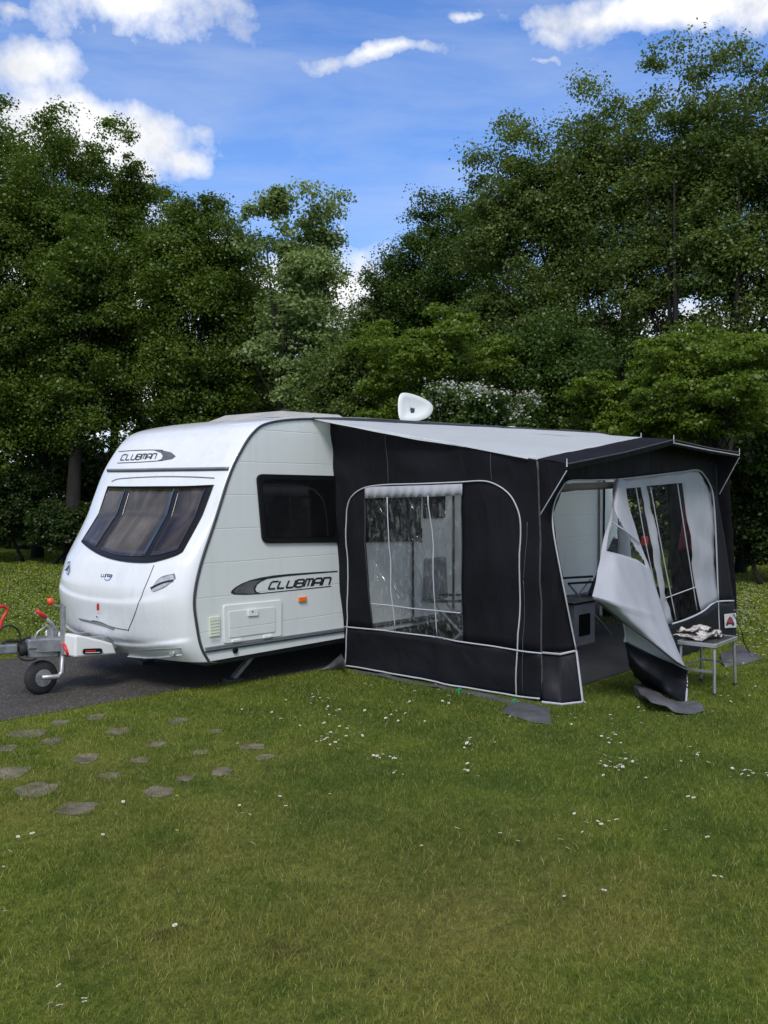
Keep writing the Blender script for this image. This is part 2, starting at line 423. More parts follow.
def smoothsheet(rows, nu=6, nv=6):
    """rows of control points -> smooth surface through them"""
    rr = [catmull(r, nu) for r in rows]
    cols = [catmull([r[j] for r in rr], nv) for j in range(len(rr[0]))]
    mb = MB(); h = len(cols[0]); w = len(cols)
    for i in range(h):
        for j in range(w): mb.v.append(tuple(cols[j][i]))
    for i in range(h-1):
        for j in range(w-1): mb.f.append((i*w+j, i*w+j+1, (i+1)*w+j+1, (i+1)*w+j))
    return mb
def crumple(mb, amp, sc, d=(0, -1, 0), sc2=(1, 1, .4)):
    d = Vector(d)
    for i, v in enumerate(mb.v):
        q = Vector((v[0]*sc2[0], v[1]*sc2[1], v[2]*sc2[2]))*sc
        n = mnoise.fractal(q, .9, 2.1, 4); r = abs(mnoise.noise(q*1.7+Vector((3, 7, 1))))
        mb.v[i] = tuple(Vector(v)+d*(amp*(n-.9*r)))
    return mb
def ribbon2d(pts, w):
    """mitred ribbon polygon pairs of a 2D polyline"""
    L = []; k = len(pts)
    for i in range(k):
        p = Vector(pts[i])
        d1 = (Vector(pts[i])-Vector(pts[i-1])).normalized() if i else None
        d2 = (Vector(pts[i+1])-Vector(pts[i])).normalized() if i < k-1 else None
        if d1 is None: n = Vector((-d2.y, d2.x)); s = 1
        elif d2 is None: n = Vector((-d1.y, d1.x)); s = 1
        else:
            n1 = Vector((-d1.y, d1.x)); n2 = Vector((-d2.y, d2.x)); n = (n1+n2)
            n = n.normalized() if n.length > 1e-6 else n1
            s = min(1/max(n.dot(n1), .4), 2)
        L.append((p+n*(w/2*s), p-n*(w/2*s)))
    return L
GLY = {'C': [[(1,1),(.15,1),(0,.85),(0,.15),(.15,0),(.95,0)]], 'L': [[(0,1),(0,.12),(.12,0),(.95,0)]],
 'U': [[(0,1),(0,.15),(.15,0),(.85,0),(1,.15),(1,1)]],
 'B': [[(0,0),(0,1),(.82,1),(.97,.86),(.97,.62),(.85,.52),(.12,.52)], [(.85,.5),(1,.4),(1,.14),(.85,0),(.08,0)]],
 'M': [[(0,0),(0,1),(.47,1),(.5,.05)], [(.5,1),(.88,1),(1,.85),(1,0)]], 'A': [[(0,0),(0,.85),(.15,1),(.85,1),(1,.85),(1,0)], [(.06,.4),(.94,.4)]],
 'N': [[(0,0),(0,1),(.85,1),(1,.85),(1,0)]], 'R': [[(0,0),(0,1),(.85,1),(1,.85),(1,.6),(.85,.48),(.1,.48)], [(.45,.45),(1,0)]],
 'K': [[(0,0),(0,1)], [(.9,1),(.08,.5),(1,0)]], 'O': [[(.5,0),(.15,0),(0,.15),(0,.85),(.15,1),(.85,1),(1,.85),(1,.15),(.85,0),(.52,0)]]}
def lettering(mb, word, mapf, lw=.2, gap=.32, aspect=1.0):
    """word laid out in unit square (s 0..1 across, t 0..1 up) through mapf(s,t,lift)"""
    k = len(word); tot = k + (k-1)*gap
    for i, ch in enumerate(word):
        x0 = i*(1+gap)
        for q, st in enumerate(GLY[ch]):
            rb = ribbon2d([(x0+a, b*aspect) for a, b in st], lw)
            vs = []
            for l, r in rb:
                vs += [mapf(l.x/tot, l.y/aspect, q*.0004), mapf(r.x/tot, r.y/aspect, q*.0004)]
            mb.add(vs, [(2*j, 2*j+2, 2*j+3, 2*j+1) for j in range(len(rb)-1)])
def quadmap(BL, BR, TR, TL, fn):
    BL, BR, TR, TL = map(Vector, (BL, BR, TR, TL))
    def f(s, t, lift=0.):
        p = BL.lerp(BR, s).lerp(TL.lerp(TR, s), t); return fn(p.x, p.y, lift)
    return f

# ------------------------------------------------------------------ CARAVAN
W = 1.95
prof = [(-1.66,.29),(-1.74,.42),(-1.785,.6),(-1.81,.83),(-1.745,1.1),(-1.59,1.47),(-1.43,1.86),(-1.30,2.07),(-1.175,2.215),(-1.03,2.30),(-.73,2.355),(-.19,2.40)]
pf = catmull([(a, b, 0) for a, b in prof], 14)
pfz = [p.y for p in pf]; pfx = [p.x for p in pf]
def bz(z): return float(np.interp(z, [.29,.45,.9,1.1,1.5,1.9,2.3], [.20,.27,.29,.27,.10,.07,.05]))
def g(y):
    u = min(1, abs(2*y/W-1)); return (1-u**3)**.6
def sstep(a, b, x):
    t = min(1, max(0, (x-a)/(b-a))); return t*t*(3-2*t)
def emboss(y, z):
    u = abs(2*y/W-1); e = .022*(1-sstep(-.012, .022, z-(.385+.11*u*u)))
    zu = .77+.13*u**2.5
    e += .012*(1-sstep(-.02, .02, z-zu))*sstep(.40, .5, z)*(1-sstep(.80, .90, u))
    return e*(1-sstep(.93, 1., u))
def frontx(y, z): return float(np.interp(z, pfz, pfx)) - bz(z)*g(y) - (emboss(y, z) if z < 1.1 else 0)
def fpt(y, z, off=0.): return Vector((frontx(y, z)-off, y, z))
def onfront(px, py):
    r = ray(px, py); lo = 5.; prev = None
    t = lo
    while t < 10:
        P = CAM + r*t
        d = P.x - frontx(min(max(P.y, 0), W), min(P.z, 2.3)) if -.1 < P.y < W+.1 else -1
        if prev is not None and prev < 0 <= d and -.1 < P.y < W+.1:
            a, b = t-.02, t
            for _ in range(20):
                mth_ = (a+b)/2; P = CAM + r*mth_
                if P.x - frontx(min(max(P.y, 0), W), P.z) < 0: a = mth_
                else: b = mth_
            return (P.y, P.z)
        prev = d; t += .02
    return (W*.99, CAM.z + r.z*8.4)
car = thing('caravan', 'white touring caravan on the tarmac pitch, tinted three pane front window, nose to the left', 'caravan', (0, W/2, 0))

# front moulding: bottom edge, nose, window slope, roof front
NY = 40
ys = [W*(.5-.5*math.cos(math.pi*j/NY)) for j in range(NY+1)]
mb = MB(); k = len(pf)
rows = []
for i, p in enumerate(pf):
    z = p.y; row = []
    for y in ys:
        crown = .035*g(y)*max(0, min(1, (z-2.1)/.25))
        row.append((p.x - (emboss(y, z) if z < 1.1 else 0) - bz(z)*g(y)*(1 if z < 2.25 else max(0, 1-(z-2.25)/.12)), y, z+crown))
    rows.append(row)
# under lip
rows.insert(0, [(x+.10, y, .27) for (x, y, z) in rows[0]])
for r in rows: mb.v += r
w = NY+1
for i in range(len(rows)-1):
    for j in range(NY): mb.f.append((i*w+j, i*w+j+1, (i+1)*w+j+1, (i+1)*w+j))
front = mb.build('front_panel', M['gel'], car, smooth=True)

# body: side walls, roof, rear
XR = 5.75
top = [(-.19, 2.40), (.4, 2.425), (2, 2.455), (4, 2.49), (5.1, 2.51), (5.45, 2.45), (5.62, 2.2), (5.75, 1.6), (5.78, .9), (5.7, .32)]
outline = [(p.x, p.y) for p in pf] + top[1:]
mb = MB()
for Y in (0.0, W):
    o = len(mb.v); mb.v += [(x, Y, z) for x, z in outline]
    nF = len(outline)
    # fan strips to the floor line
    lo = [(max(min(x, 5.7), -1.66), Y, .29+.0*x) for x, z in outline]
    mb.f.append(tuple(range(o, o+nF)) if Y == W else tuple(range(o, o+nF))[::-1])
# roof and rear skin
for i in range(len(top)-1):
    (x0, z0), (x1, z1) = top[i], top[i+1]; o = len(mb.v)
    for (x, z) in ((x0, z0), (x1, z1)):
        for y in ys: mb.v.append((x, y, z + .035*g(y)*(1 if z > 2.3 else .3)))
    for j in range(NY): mb.f.append((o+j, o+j+1, o+w+j+1, o+w+j))
o = len(mb.v); mb.v += [(-1.66, 0, .29), (5.7, 0, .32), (5.7, W, .32), (-1.66, W, .29)]; mb.f.append((o, o+1, o+2, o+3))
body = mb.build('body_shell', M['clad'], car)
# gasket along the side's front and roof edge
off = -.006
mb = MB(); path = [Vector((p.x+.004, off, p.y-.002)) for p in pf] + [Vector((x, off, z-.004)) for x, z in top[1:6]]
mb.tube(path, .0095, 8); mb.build('edge_gasket', M['gasket'], car, smooth=True)
mb = MB(); mb.tube([p+Vector((.019, .004, -.006)) for p in path], .005, 6); mb.build('edge_beading', M['trim'], car, smooth=True)

# lower side trim rails and a skirt plate
def S(px, py, o=0.): return at(px, py, 1, -o)
mb = MB()
a = S(205.5, 648.6, .008); b = S(345, 628.2, .008); d = (b-a)/(b.x-a.x)
mb.bar(a, a+d*7.0, .016, .018); mb.build('side_trim_rail', M['trim'], car, bevel=.003)
mb = MB(); mb.bar(a+Vector((0, 0, -.028)), a+d*7.0+Vector((0, 0, -.028)), .010, .014); mb.build('lower_trim_rail', M['gasket'], car)
# side window
def quadplate(mb, pix, fn, ext):
    pts = [fn(*p) for p in pix]; mb.prism(pts, ext)
def roundpoly(pix, r, n=5):
    out = []; k = len(pix); P = [Vector(p) for p in pix]
    for i in range(k):
        a, b, c = P[i-1], P[i], P[(i+1) % k]
        rr = min(r, (a-b).length/2.1, (c-b).length/2.1)
        p0 = b+(a-b).normalized()*rr; p1 = b+(c-b).normalized()*rr
        for j in range(n+1):
            t = j/n; q = p0.lerp(b, t).lerp(b.lerp(p1, t), t); out.append((q.x, q.y))
    return out
mb = MB(); wpts = roundpoly([(255.5, 473.8), (420, 478), (420, 541.5), (261.5, 543.3)], 7)
mb.prism([S(*p) for p in wpts], (0, -.022, 0)); swin = mb.build('side_window', M['black'], car, bevel=.006)
mb = MB(); wpts = roundpoly([(262, 479), (335, 480), (335, 536.5), (266.5, 537.5)], 6)
mb.prism([S(px, py, .0225) for px, py in wpts], (0, -.004, 0)); mb.build('pane', M['glass'], swin)
mb = MB()
for q in range(14):
    x = S(318, 500).x + q*.02
    mb.tube([Vector((x + .004*math.sin(z*9), -.0285, z)) for z in (1.31, 1.5, 1.7, 1.78)], .0012, 4)
# curtain shadow line omitted: pane stays plain glass
# service locker
mb = MB(); L0 = roundpoly([(222.5, 605.2), (280.8, 599.6), (280.6, 636.0), (223.2, 643.6)], 2.5)
mb.prism([S(*p) for p in L0], (0, -.016, 0)); lk = mb.build('locker_frame', M['white'], car, bevel=.005)
mb = MB(); L1 = roundpoly([(228.5, 611.6), (275, 606.8), (275, 631.6), (229.5, 637.8)], 1.5)
mb.prism([S(px, py, .0165) for px, py in L1], (0, -.007, 0)); mb.build('locker_door', M['clad'], car, bevel=.002)
mb = MB(); mb.prism([S(px, py, .024) for px, py in roundpoly([(247.5, 609.5), (257.8, 608.4), (257.8, 615.5), (247.5, 616.4)], 1)], (0, -.012, 0)); h = mb.build('locker_handle', M['white'], car, bevel=.003)
mb = MB(); mb.lathe(S(252.6, 611.6, .036), (0, -1, 0), [(0, .007), (.003, .007)], 12); mb.build('keyhole', M['black'], h)
for px, py in ((236.5, 640.6), (267.5, 636.6)):
    mb = MB(); c = S(px, py, .02); mb.box(c, (.10, .02, .022)); mb.build('locker_hinge', M['white'], car, bevel=.004)
# vent / socket plate, orange marker, round cap
mb = MB(); mb.prism([S(*p) for p in roundpoly([(208.6, 617.4), (219.2, 616.0), (219.4, 635.6), (209.2, 637.2)], 1)], (0, -.014, 0)); vp = mb.build('vent_cover', M['cream'], car, bevel=.003)
mb = MB()
for q in range(7):
    z = S(214, 620).z - q*.026; c = S(214, 620).x; mb.box((c, -.0155, z), (.085, .003, .006))
mb.build('vent_slot', M['cream'], vp)
mb = MB(); c0 = S(301.8, 599.3); mb.box((c0.x, -.010, c0.z), (.095, .02, .045)); mb.build('marker_lamp', M['amber'], car, bevel=.006)
mb = MB(); mb.lathe(S(235, 650.4, .004), (0, -1, 0), [(0, .026), (.012, .026), (.014, .020)], 16); mb.build('drain_cap', M['black'], car, smooth=False)
# swoosh and lettering on the side
def r5(x, y): return (180+x/4.267, 540+y/4.267)
def sprism(pix, mat, name, o=.0012, th=.0012):
    mb = MB(); mb.prism([S(px, py, o) for px, py in pix], (0, -th, 0)); return mb.build(name, mat, car)
outer = [(672,131),(560,138),(470,144),(400,151),(345,160),(300,171),(262,186),(235,202),(219,217),(217,226),(232,233),(280,234),(335,231),(645,199),(645,195)]
inner = [(345,226),(327,222),(321,210),(328,192),(345,178),(372,166),(450,155),(560,145),(672,136)]
sprism([r5(*p) for p in outer+inner], M['decal'], 'side_swoosh')
cres = [(300,176),(268,189),(240,206),(228,221),(240,228),(300,229),(322,227),(314,214),(318,198),(330,182),(350,170)]
sprism([r5(*p) for p in cres], M['decalgrey'], 'side_swoosh_shading', .0026, .0006)
mb = MB(); lettering(mb, 'CLUBMAN', quadmap((268.3, 589.0), (329.0, 584.8), (331.2, 577.4), (271.6, 581.8), lambda x, y, l: S(x, y, .0032+l)), lw=.24, gap=.25)
mb.build('side_lettering', M['decal'], car)

# caravan entry door and awning-side fittings (seen through the awning)
mb = MB(); mb.prism([Vector((x, -.012, z)) for x, z in ((1.02,.36),(1.68,.36),(1.68,2.15),(1.02,2.15))], (0, .012, 0)); dr = mb.build('entry_door', M['white'], car, bevel=.008)
mb = MB(); mb.tube([Vector((x, -.016, z)) for x, z in ((1.0,.34),(1.0,2.17),(1.70,2.17),(1.70,.34),(1.0,.34))], .012, 6); mb.build('door_seal', M['gasket'], dr)
mb = MB(); mb.prism([Vector((x, -.028, z)) for x, z in ((1.16,1.42),(1.54,1.42),(1.54,1.98),(1.16,1.98))], (0, .012, 0)); mb.build('door_window', M['glass'], dr, bevel=.01)
mb = MB(); mb.prism([Vector((x, -.06, z)) for x, z in ((1.14,.55),(1.56,.55),(1.52,1.0),(1.18,1.0))], (0, .045, 0)); mb.build('door_bin', M['box'], dr, bevel=.02)
mb = MB(); mb.box((1.09, -.035, 1.25), (.03, .04, .16)); mb.build('handle', M['black'], dr, bevel=.006)
#mb = MB(); mb.prism([Vector((x, -.020, z)) for x, z in ((4.55,1.2),(5.2,1.2),(5.2,1.9),(4.55,1.9))], (0, .02, 0)); rw = mb.build('rear_side_window', M['black'], car, bevel=.01)

# ---- features of the front
def FP(px, py, lift=.004):
    y, z = onfront(px, py); return fpt(y, z, lift)
def loftfront(topc, botc, nrow=10, ncol=30, lift=.006, thick=None):
    """sheet on the nose between two traced curves"""
    T = [Vector((*onfront(*p), 0)) for p in topc]; B = [Vector((*onfront(*p), 0)) for p in botc]
    def samp(P, n):
        P = catmull(P, 8) if len(P) > 2 else [P[0].lerp(P[1], i/8) for i in range(9)]
        L = [0]
        for a, b in zip(P, P[1:]): L.append(L[-1]+(b-a).length)
        out = []
        for i in range(n+1):
            s = L[-1]*i/n; j = 0
            while j < len(L)-2 and L[j+1] < s: j += 1
            out.append(P[j].lerp(P[j+1], (s-L[j])/max(L[j+1]-L[j], 1e-9)))
        return out
    a = samp(T, ncol); b = samp(B, ncol); mb = MB()
    for i in range(nrow+1):
        for j in range(ncol+1):
            q = a[j].lerp(b[j], i/nrow); mb.v.append(tuple(fpt(q.x, q.y, lift)))
    for i in range(nrow):
        for j in range(ncol):
            o = i*(ncol+1)+j; mb.f.append((o, o+1, o+ncol+2, o+ncol+1))
    # rim down to the shell
    rim = [(0, j) for j in range(ncol+1)] + [(i, ncol) for i in range(1, nrow+1)] + [(nrow, j) for j in range(ncol-1, -1, -1)] + [(i, 0) for i in range(nrow-1, 0, -1)]
    o = len(mb.v)
    for i, j in rim:
        x, y, z = mb.v[i*(ncol+1)+j]; mb.v.append((x+lift+.002, y, z))
    for q in range(len(rim)):
        q2 = (q+1) % len(rim); a1 = rim[q][0]*(ncol+1)+rim[q][1]; a2 = rim[q2][0]*(ncol+1)+rim[q2][1]
        mb.f.append((a1, a2, o+q2, o+q))
    return mb
def r1(x, y): return (40+x/2.4, 390+y/2.4)
def r6(x, y): return (60+x/4.267, 420+y/4.267)
wt = [r6(*p) for p in ((208,282),(300,283),(420,282),(540,281),(658,276))]
wb = [r6(*p) for p in ((95,518),(170,572),(260,600),(370,608),(440,596),(515,570),(535,545))]
fwn = loftfront(wt, wb, 14, 44, .014).build('front_window', M['black'], car, smooth=True)
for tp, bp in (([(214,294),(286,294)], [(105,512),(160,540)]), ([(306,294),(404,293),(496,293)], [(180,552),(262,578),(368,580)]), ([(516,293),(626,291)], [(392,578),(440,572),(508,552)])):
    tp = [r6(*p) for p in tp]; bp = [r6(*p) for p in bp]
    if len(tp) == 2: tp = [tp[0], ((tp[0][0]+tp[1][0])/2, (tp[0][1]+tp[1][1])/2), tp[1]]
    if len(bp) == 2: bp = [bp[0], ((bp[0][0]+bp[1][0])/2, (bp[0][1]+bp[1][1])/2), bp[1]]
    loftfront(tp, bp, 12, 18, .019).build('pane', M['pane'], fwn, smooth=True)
def fline(pix, r, name, mat, lift=.004, flat=1., sub=6, par=car):
    pts = [fpt(q.x, q.y, lift) for q in catmull([Vector((*onfront(*p), 0)) for p in pix], sub)]
    mb = MB(); mb.tube(pts, r, 8, flat=flat); return mb.build(name, mat, par, smooth=True)
fline([r6(*p) for p in ((205,214),(300,213),(450,210),(600,208),(722,206))], .013, 'front_trim_strip', M['trim'], .004)
fline([r6(*p) for p in ((205,219),(300,219),(450,216),(600,214),(722,212))], .005, 'front_trim_shadow_gap', M['gasket'], .010)
fline([r6(*p) for p in ((222,262),(262,250),(420,242),(560,243),(660,248))], .006, 'window_hood_groove', M['trim'], .001)
# gas locker lid outline
fline([(154.2, 565), (146, 585), (137, 608), (129, 628.6), (127, 629.8), (112, 627), (100, 622), (92, 620.5)], .0035, 'gas_locker_gap', M['gasket'], .001)
#fline([r1(*p) for p in ((88,462),(110,500),(160,513),(245,510))], .012, 'gas_locker_ridge', M['gel'], -.004)
#fline([r1(*p) for p in ((62,572),(85,596),(130,604),(220,610),(300,604),(335,592))], .016, 'bumper_ridge', M['gel'], -.006)
mb = loftfront([r1(*p) for p in ((92,547),(150,560),(180,572))], [r1(*p) for p in ((98,553),(150,567),(176,576))], 3, 12, .004); mb.build('lid_handle_recess', M['trim'], car)
# grab handle lamps
for tp, bp, hd in (([(390,722),(430,672),(490,655)], [(400,732),(450,712),(495,676)], [(394,716),(440,694),(490,682)]), ([(28,622),(36,606),(46,602)], [(30,655),(38,660),(46,640)], [(30,640),(37,634),(46,622)])):
    lmp = loftfront([r6(*p) for p in tp], [r6(*p) for p in bp], 6, 12, .008).build('front_marker_lamp', M['lamp'], car, smooth=True)
    fline([r6(*p) for p in hd], .006, 'lamp_grab_bar', M['gasket'], .018, par=lmp)
# low fog lamp in its recess
mb = loftfront([r1(*p) for p in ((212,626),(270,622),(340,619))], [r1(*p) for p in ((210,640),(270,644),(345,636))], 4, 16, .003); mb.build('bumper_recess', M['white'], car, smooth=True)
y_, z_ = onfront(*r1(318, 631)); mb = MB(); mb.lathe(fpt(y_, z_, .002), (-1, -.15, 0), [(0, .030), (.010, .030), (.013, .022)], 20); mb.build('fog_lamp', M['lamp'], car, smooth=False)
# emblem, small crescent and word, red sticker
mb = MB(); lettering(mb, 'LUNAR', quadmap(r6(176, 668), r6(222, 672), r6(224, 660), r6(178, 656), lambda x, y, l: FP(x, y, .003+l)), lw=.26, gap=.3); em = mb.build('front_emblem', M['decal'], car)
mb = MB(); c = Vector(r6(203, 664)); pts = []
for q in range(9): a_ = R(-75+q*20); pts.append((c.x+4.6*math.sin(a_+2.6)*.8, c.y-4.6*math.cos(a_+2.6)))
rb = ribbon2d(pts, .8); vs = []
for l, r in rb: vs += [FP(l.x, l.y, .0042), FP(r.x, r.y, .0042)]
mb.add(vs, [(2*j, 2*j+2, 2*j+3, 2*j+1) for j in range(len(rb)-1)]); mb.build('emblem_crescent', pmat('blue_decal', (.12, .2, .45), .4), em)
mb = loftfront([(96.2, 603), (98.2, 602), (100.2, 603)], [(96.4, 613), (98.4, 613.6), (100.2, 612.6)], 4, 6, .002); st = mb.build('warning_sticker', M['pale_label'], car)
loftfront([(97.0, 604.4), (98.3, 603.2), (99.5, 604.6)], [(97.0, 610), (98.3, 610.4), (99.5, 609.8)], 3, 5, .0035).build('sticker_flame', M['red'], st)
mb = MB(); y_, z_ = onfront(97.5, 616.5); mb.lathe(fpt(y_, z_, 0), (-1, 0, 0), [(0, .008), (.01, .008)], 10); mb.build('lid_lock', M['chrome'], car)
# front roof swoosh and lettering
def fribb(poly_out, name, mat, lift):
    mb = MB(); mb.v = [tuple(FP(*p, lift)) for p in poly_out]; mb.f = [tuple(range(len(poly_out)))]
    return mb.build(name, mat, car)
fribb([r6(*p) for p in ((400,128),(440,130),(476,138),(495,154),(480,166),(440,173),(415,174),(434,166),(440,153),(432,140))], 'roof_swoosh', M['decalgrey'], .004)
for ln in (((252,135),(320,130),(390,128),(440,129)), ((246,184),(320,181),(390,177),(440,173))):
    fline([r6(*p) for p in ln], .0045, 'roof_swoosh_line', M['decal'], .001)
mb = MB(); lettering(mb, 'CLUBMAN', quadmap(r6(258, 171), r6(406, 166), r6(416, 143), r6(270, 148), lambda x, y, l: FP(x, y, .004+l)), lw=.2, gap=.25)
mb.build('roof_lettering', M['decal'], car)
# roof: skylight, aerial dome, rear vent
mb = MB()
zr = 2.445
a = at(226, 420.5, 1, .55); 
sk = [Vector((-.66, .30, zr-.05)), Vector((.35, .30, zr-.02)), Vector((.35, 1.3, zr-.02)), Vector((-.66, 1.3, zr-.05))]
mb.add([*sk, sk[0]+Vector((.18, .06, .075)), sk[1]+Vector((-.06, .06, .055)), sk[2]+Vector((-.06, -.06, .055)), sk[3]+Vector((.18, -.06, .075))], [(0,3,2,1),(4,5,6,7),(0,1,5,4),(1,2,6,5),(2,3,7,6),(3,0,4,7)])
sky_o = mb.build('roof_light', pmat('beige_plastic', (.40, .38, .35), .5), car, bevel=.02)
for x in (-.40, -.12):
    mb = MB(); mb.box((x, .40, zr+.034), (.05, .05, .02)); mb.build('roof_light_catch', M['gasket'], sky_o, bevel=.006)
mb = MB(); mb.lathe((3.6, .5, 2.49), (0, 0, 1), [(0, .11), (.02, .11), (.045, .07), (.055, .02)], 20); mb.build('roof_vent', M['white'], car, smooth=True)
mb = MB(); mb.box((4.9, .5, 2.53), (.6, .5, .04)); mb.build('rear_roof_hatch', M['gasket'], car, bevel=.015)
# chassis, floor, wheels, steadies
mb = MB(); mb.box((1.9, W/2, .25), (6.9, W-.35, .07)); mb.build('floor_pan', M['gasket'], car)
for y in (.35, W-.35):
    mb = MB(); mb.bar((-1.5, y, .30), (4.6, y, .30), .05, .14); mb.build('chassis_rail', M['galv'], car)
for y in (.13, W-.13):
    mb = MB(); mb.lathe((2.5, y-.09, .31), (0, 1, 0), [(0, .25), (.02, .30), (.05, .31), (.13, .31), (.16, .30), (.18, .25)], 32); wh = mb.build('wheel', M['rubber'], car, smooth=True)
    mb = MB(); mb.lathe((2.5, y-.10 if y < 1 else y+.10, .31), (0, 1 if y > 1 else -1, 0), [(-.03, .19), (0, .19), (.005, .05), (.02, .04)], 24); mb.build('rim', M['alu'], wh)
for (x, y) in ((-1.15, .30), (-1.15, W-.3), (4.9, .3), (4.9, W-.3)):
    mb = MB(); mb.bar((x+.30, y, .27), (x, y, .035), .05, .035); st_ = mb.build('corner_steady', M['galv'], car)
    mb = MB(); mb.box((x, y, .018), (.14, .12, .036)); mb.build('steady_foot', M['gasket'], st_, bevel=.005)

# ---- drawbar and its gear, in the plane of the centre line
YC = 1.12
def D(px, py, o=0.): return at(px, py, 1, YC+o)
for s in (-1, 1):
    mb = MB(); mb.bar(D(31, 645.5)+Vector((0, s*.04, 0)), Vector((-1.15, YC+s*.34-.05, D(31, 645.5).z-.06)), .06, .11); mb.build('drawbar_arm', M['galv'], car, bevel=.006)
# white fairing over the drawbar
mb = MB(); q0 = D(75, 635.8, -.30); fpl = [at(px, py, 1, q0.y) for px, py in ((75.5, 635.8), (80, 635.3), (101, 640.2), (113, 643.5), (117, 654), (75, 657.5))]
mb.prism(fpl, (0, .50, 0)); fr = mb.build('drawbar_fairing', M['white'], car, bevel=.015)
mb = MB(); mb.prism([at(px, py, 1, q0.y-.021) for px, py in roundpoly([(83, 648.8), (102.5, 648.2), (102.5, 653.8), (83, 654.4)], 2.7)], (0, .006, 0)); bd = mb.build('fairing_badge', M['black'], fr)
mb = MB(); mb.prism([at(px, py, 1, q0.y-.0225) for px, py in ((85.5, 650.4), (96, 650.0), (96, 651.4), (85.5, 651.8))], (0, .001, 0)); mb.build('badge_stripe', M['red'], bd)
mb = MB(); mb.prism([at(px, py, 1, q0.y-.0225) for px, py in ((85.5, 652.4), (100, 652.0), (100, 652.7), (85.5, 653.1))], (0, .001, 0)); mb.build('badge_line', M['pale_label'], bd)
# housing
mb = MB(); hz = [(29, 640), (60, 636.5), (75, 636), (75, 656.5), (31, 658.5), (28.5, 650)]
mb.prism([D(*p, -.07) for p in hz], (0, .14, 0)); mb.build('drawbar_housing', M['galv'], car, bevel=.012)
mb = MB(); mb.prism([D(*p, -.074) for p in ((29, 648.5), (74, 647), (74, 648), (29, 649.6))], (0, .004, 0)); mb.build('housing_seam', M['gasket'], car)
mb = MB(); mb.lathe(D(18, 649.5), D(31, 647.5)-D(18, 649.5), [(0, .045), (.03, .065), (.05, .05), (.08, .07), (.10, .052), (.13, .072), (.15, .06)], 16); mb.build('rubber_gaiter', M['rubber'], car, smooth=True)
mb = MB(); mb.prism([D(*p, -.04) for p in ((-8, 646), (18, 644), (18, 654), (4, 654.5), (-8, 656))], (0, .08, 0)); hh = mb.build('hitch_head', M['galv'], car, bevel=.012)
mb = MB(); mb.tube([D(2, 644), D(6, 641), D(20, 641), D(30, 637)], .014, 8); mb.build('hitch_lever', M['rubber'], hh)
mb = MB(); mb.tube([D(61, 638), D(52, 624), D(44, 616)], [.020, .016, .014], 8); hb = mb.build('handbrake_lever', M['galv'], car, smooth=True)
mb = MB(); mb.tube([D(46, 618), D(41.5, 614), D(36.5, 610.6)], [.017, .019, .016], 10); mb.build('handbrake_grip', M['red'], hb, smooth=True)
mb = MB(); mb.tube([D(34, 640), D(38, 632), D(46, 626), D(52, 628), D(56, 636)], .010, 8); mb.build('brake_rod_bracket', M['galv'], car, smooth=True)
mb = MB(); mb.lathe(D(52, 636), (0, 0, 1), [(0, .04), (.07, .04), (.075, .02)], 12); mb.build('breakaway_bracket', M['galv'], car)
# jockey wheel
mb = MB(); mb.tube([D(63, 606, -.11), D(63, 655, -.11)], .024, 12); jk = mb.build('jockey_stem', M['galv'], car, smooth=False)
mb = MB(); mb.tube([D(62, 606.5, -.11), D(52, 604.8, -.11), D(50.5, 604, -.11)], .007, 8); mb.tube([D(62, 606.5, -.11), D(61.5, 603.8, -.11)], .012, 8); mb.build('jockey_crank', M['galv'], jk)
mb = MB(); mb.tube([D(50.5, 605, -.11), D(50.2, 598.2, -.11)], [.022, .027], 10); mb.build('crank_knob', M['orange'], jk, smooth=True)
mb = MB(); mb.tube([D(62.5, 654, -.11), D(62, 672, -.11), D(58, 676.5, -.11), D(42, 677.5, -.11)], [.018, .018, .018, .015], 8, flat=1.3); mb.build('jockey_fork', M['galv'], jk, smooth=True)
jc = D(41, 675.5); jr = .92*(jc.z - .003)
mb = MB(); mb.lathe((jc.x, jc.y-.045, jr), (0, 1, 0), [(0, jr*.72), (.012, jr*.93), (.03, jr), (.06, jr), (.078, jr*.93), (.09, jr*.72)], 32); jw = mb.build('jockey_wheel', M['rubber'], car, smooth=True)
mb = MB(); mb.lathe((jc.x, jc.y-.052, jr), (0, 1, 0), [(0, jr*.10), (.004, jr*.50), (.010, jr*.52), (.02, jr*.56)], 24); mb.build('rim', M['galv'], jw, smooth=False)
mb = MB(); mb.tube([D(63.5, 644, -.15), D(66, 650, -.18), D(68, 655, -.20)], .013, 8); mb.tube([D(62.5, 644, -.13), D(66.5, 645.5, -.13)], .012, 8); mb.build('clamp_handle', M['red'], car, smooth=True)
# cables
mb = MB(); mb.tube(catmull([D(20, 642, -.05), D(19, 632, -.05), D(12, 626, -.08), D(3, 627, -.1), D(-2, 634, -.1), D(-8, 645, -.1)], 6), .008, 8); mb.build('electric_cable', M['rubber'], car, smooth=True)
mb = MB(); mb.tube(catmull([D(18, 652, -.06), D(20, 658, -.07), D(27, 660.5, -.07), D(36, 659, -.06)], 6), .008, 8); mb.build('electric_cable', M['rubber'], car, smooth=True)
mb = MB(); mb.tube(catmull([D(-6, 640, .1), D(-1, 632, .1), D(2, 620, .1), D(7, 611, .1), D(5, 607, .1), D(-1, 606.5, .1), D(-8, 612, .1)], 6), .014, 8); mb.build('stabiliser_handle', M['red'], car, smooth=True)

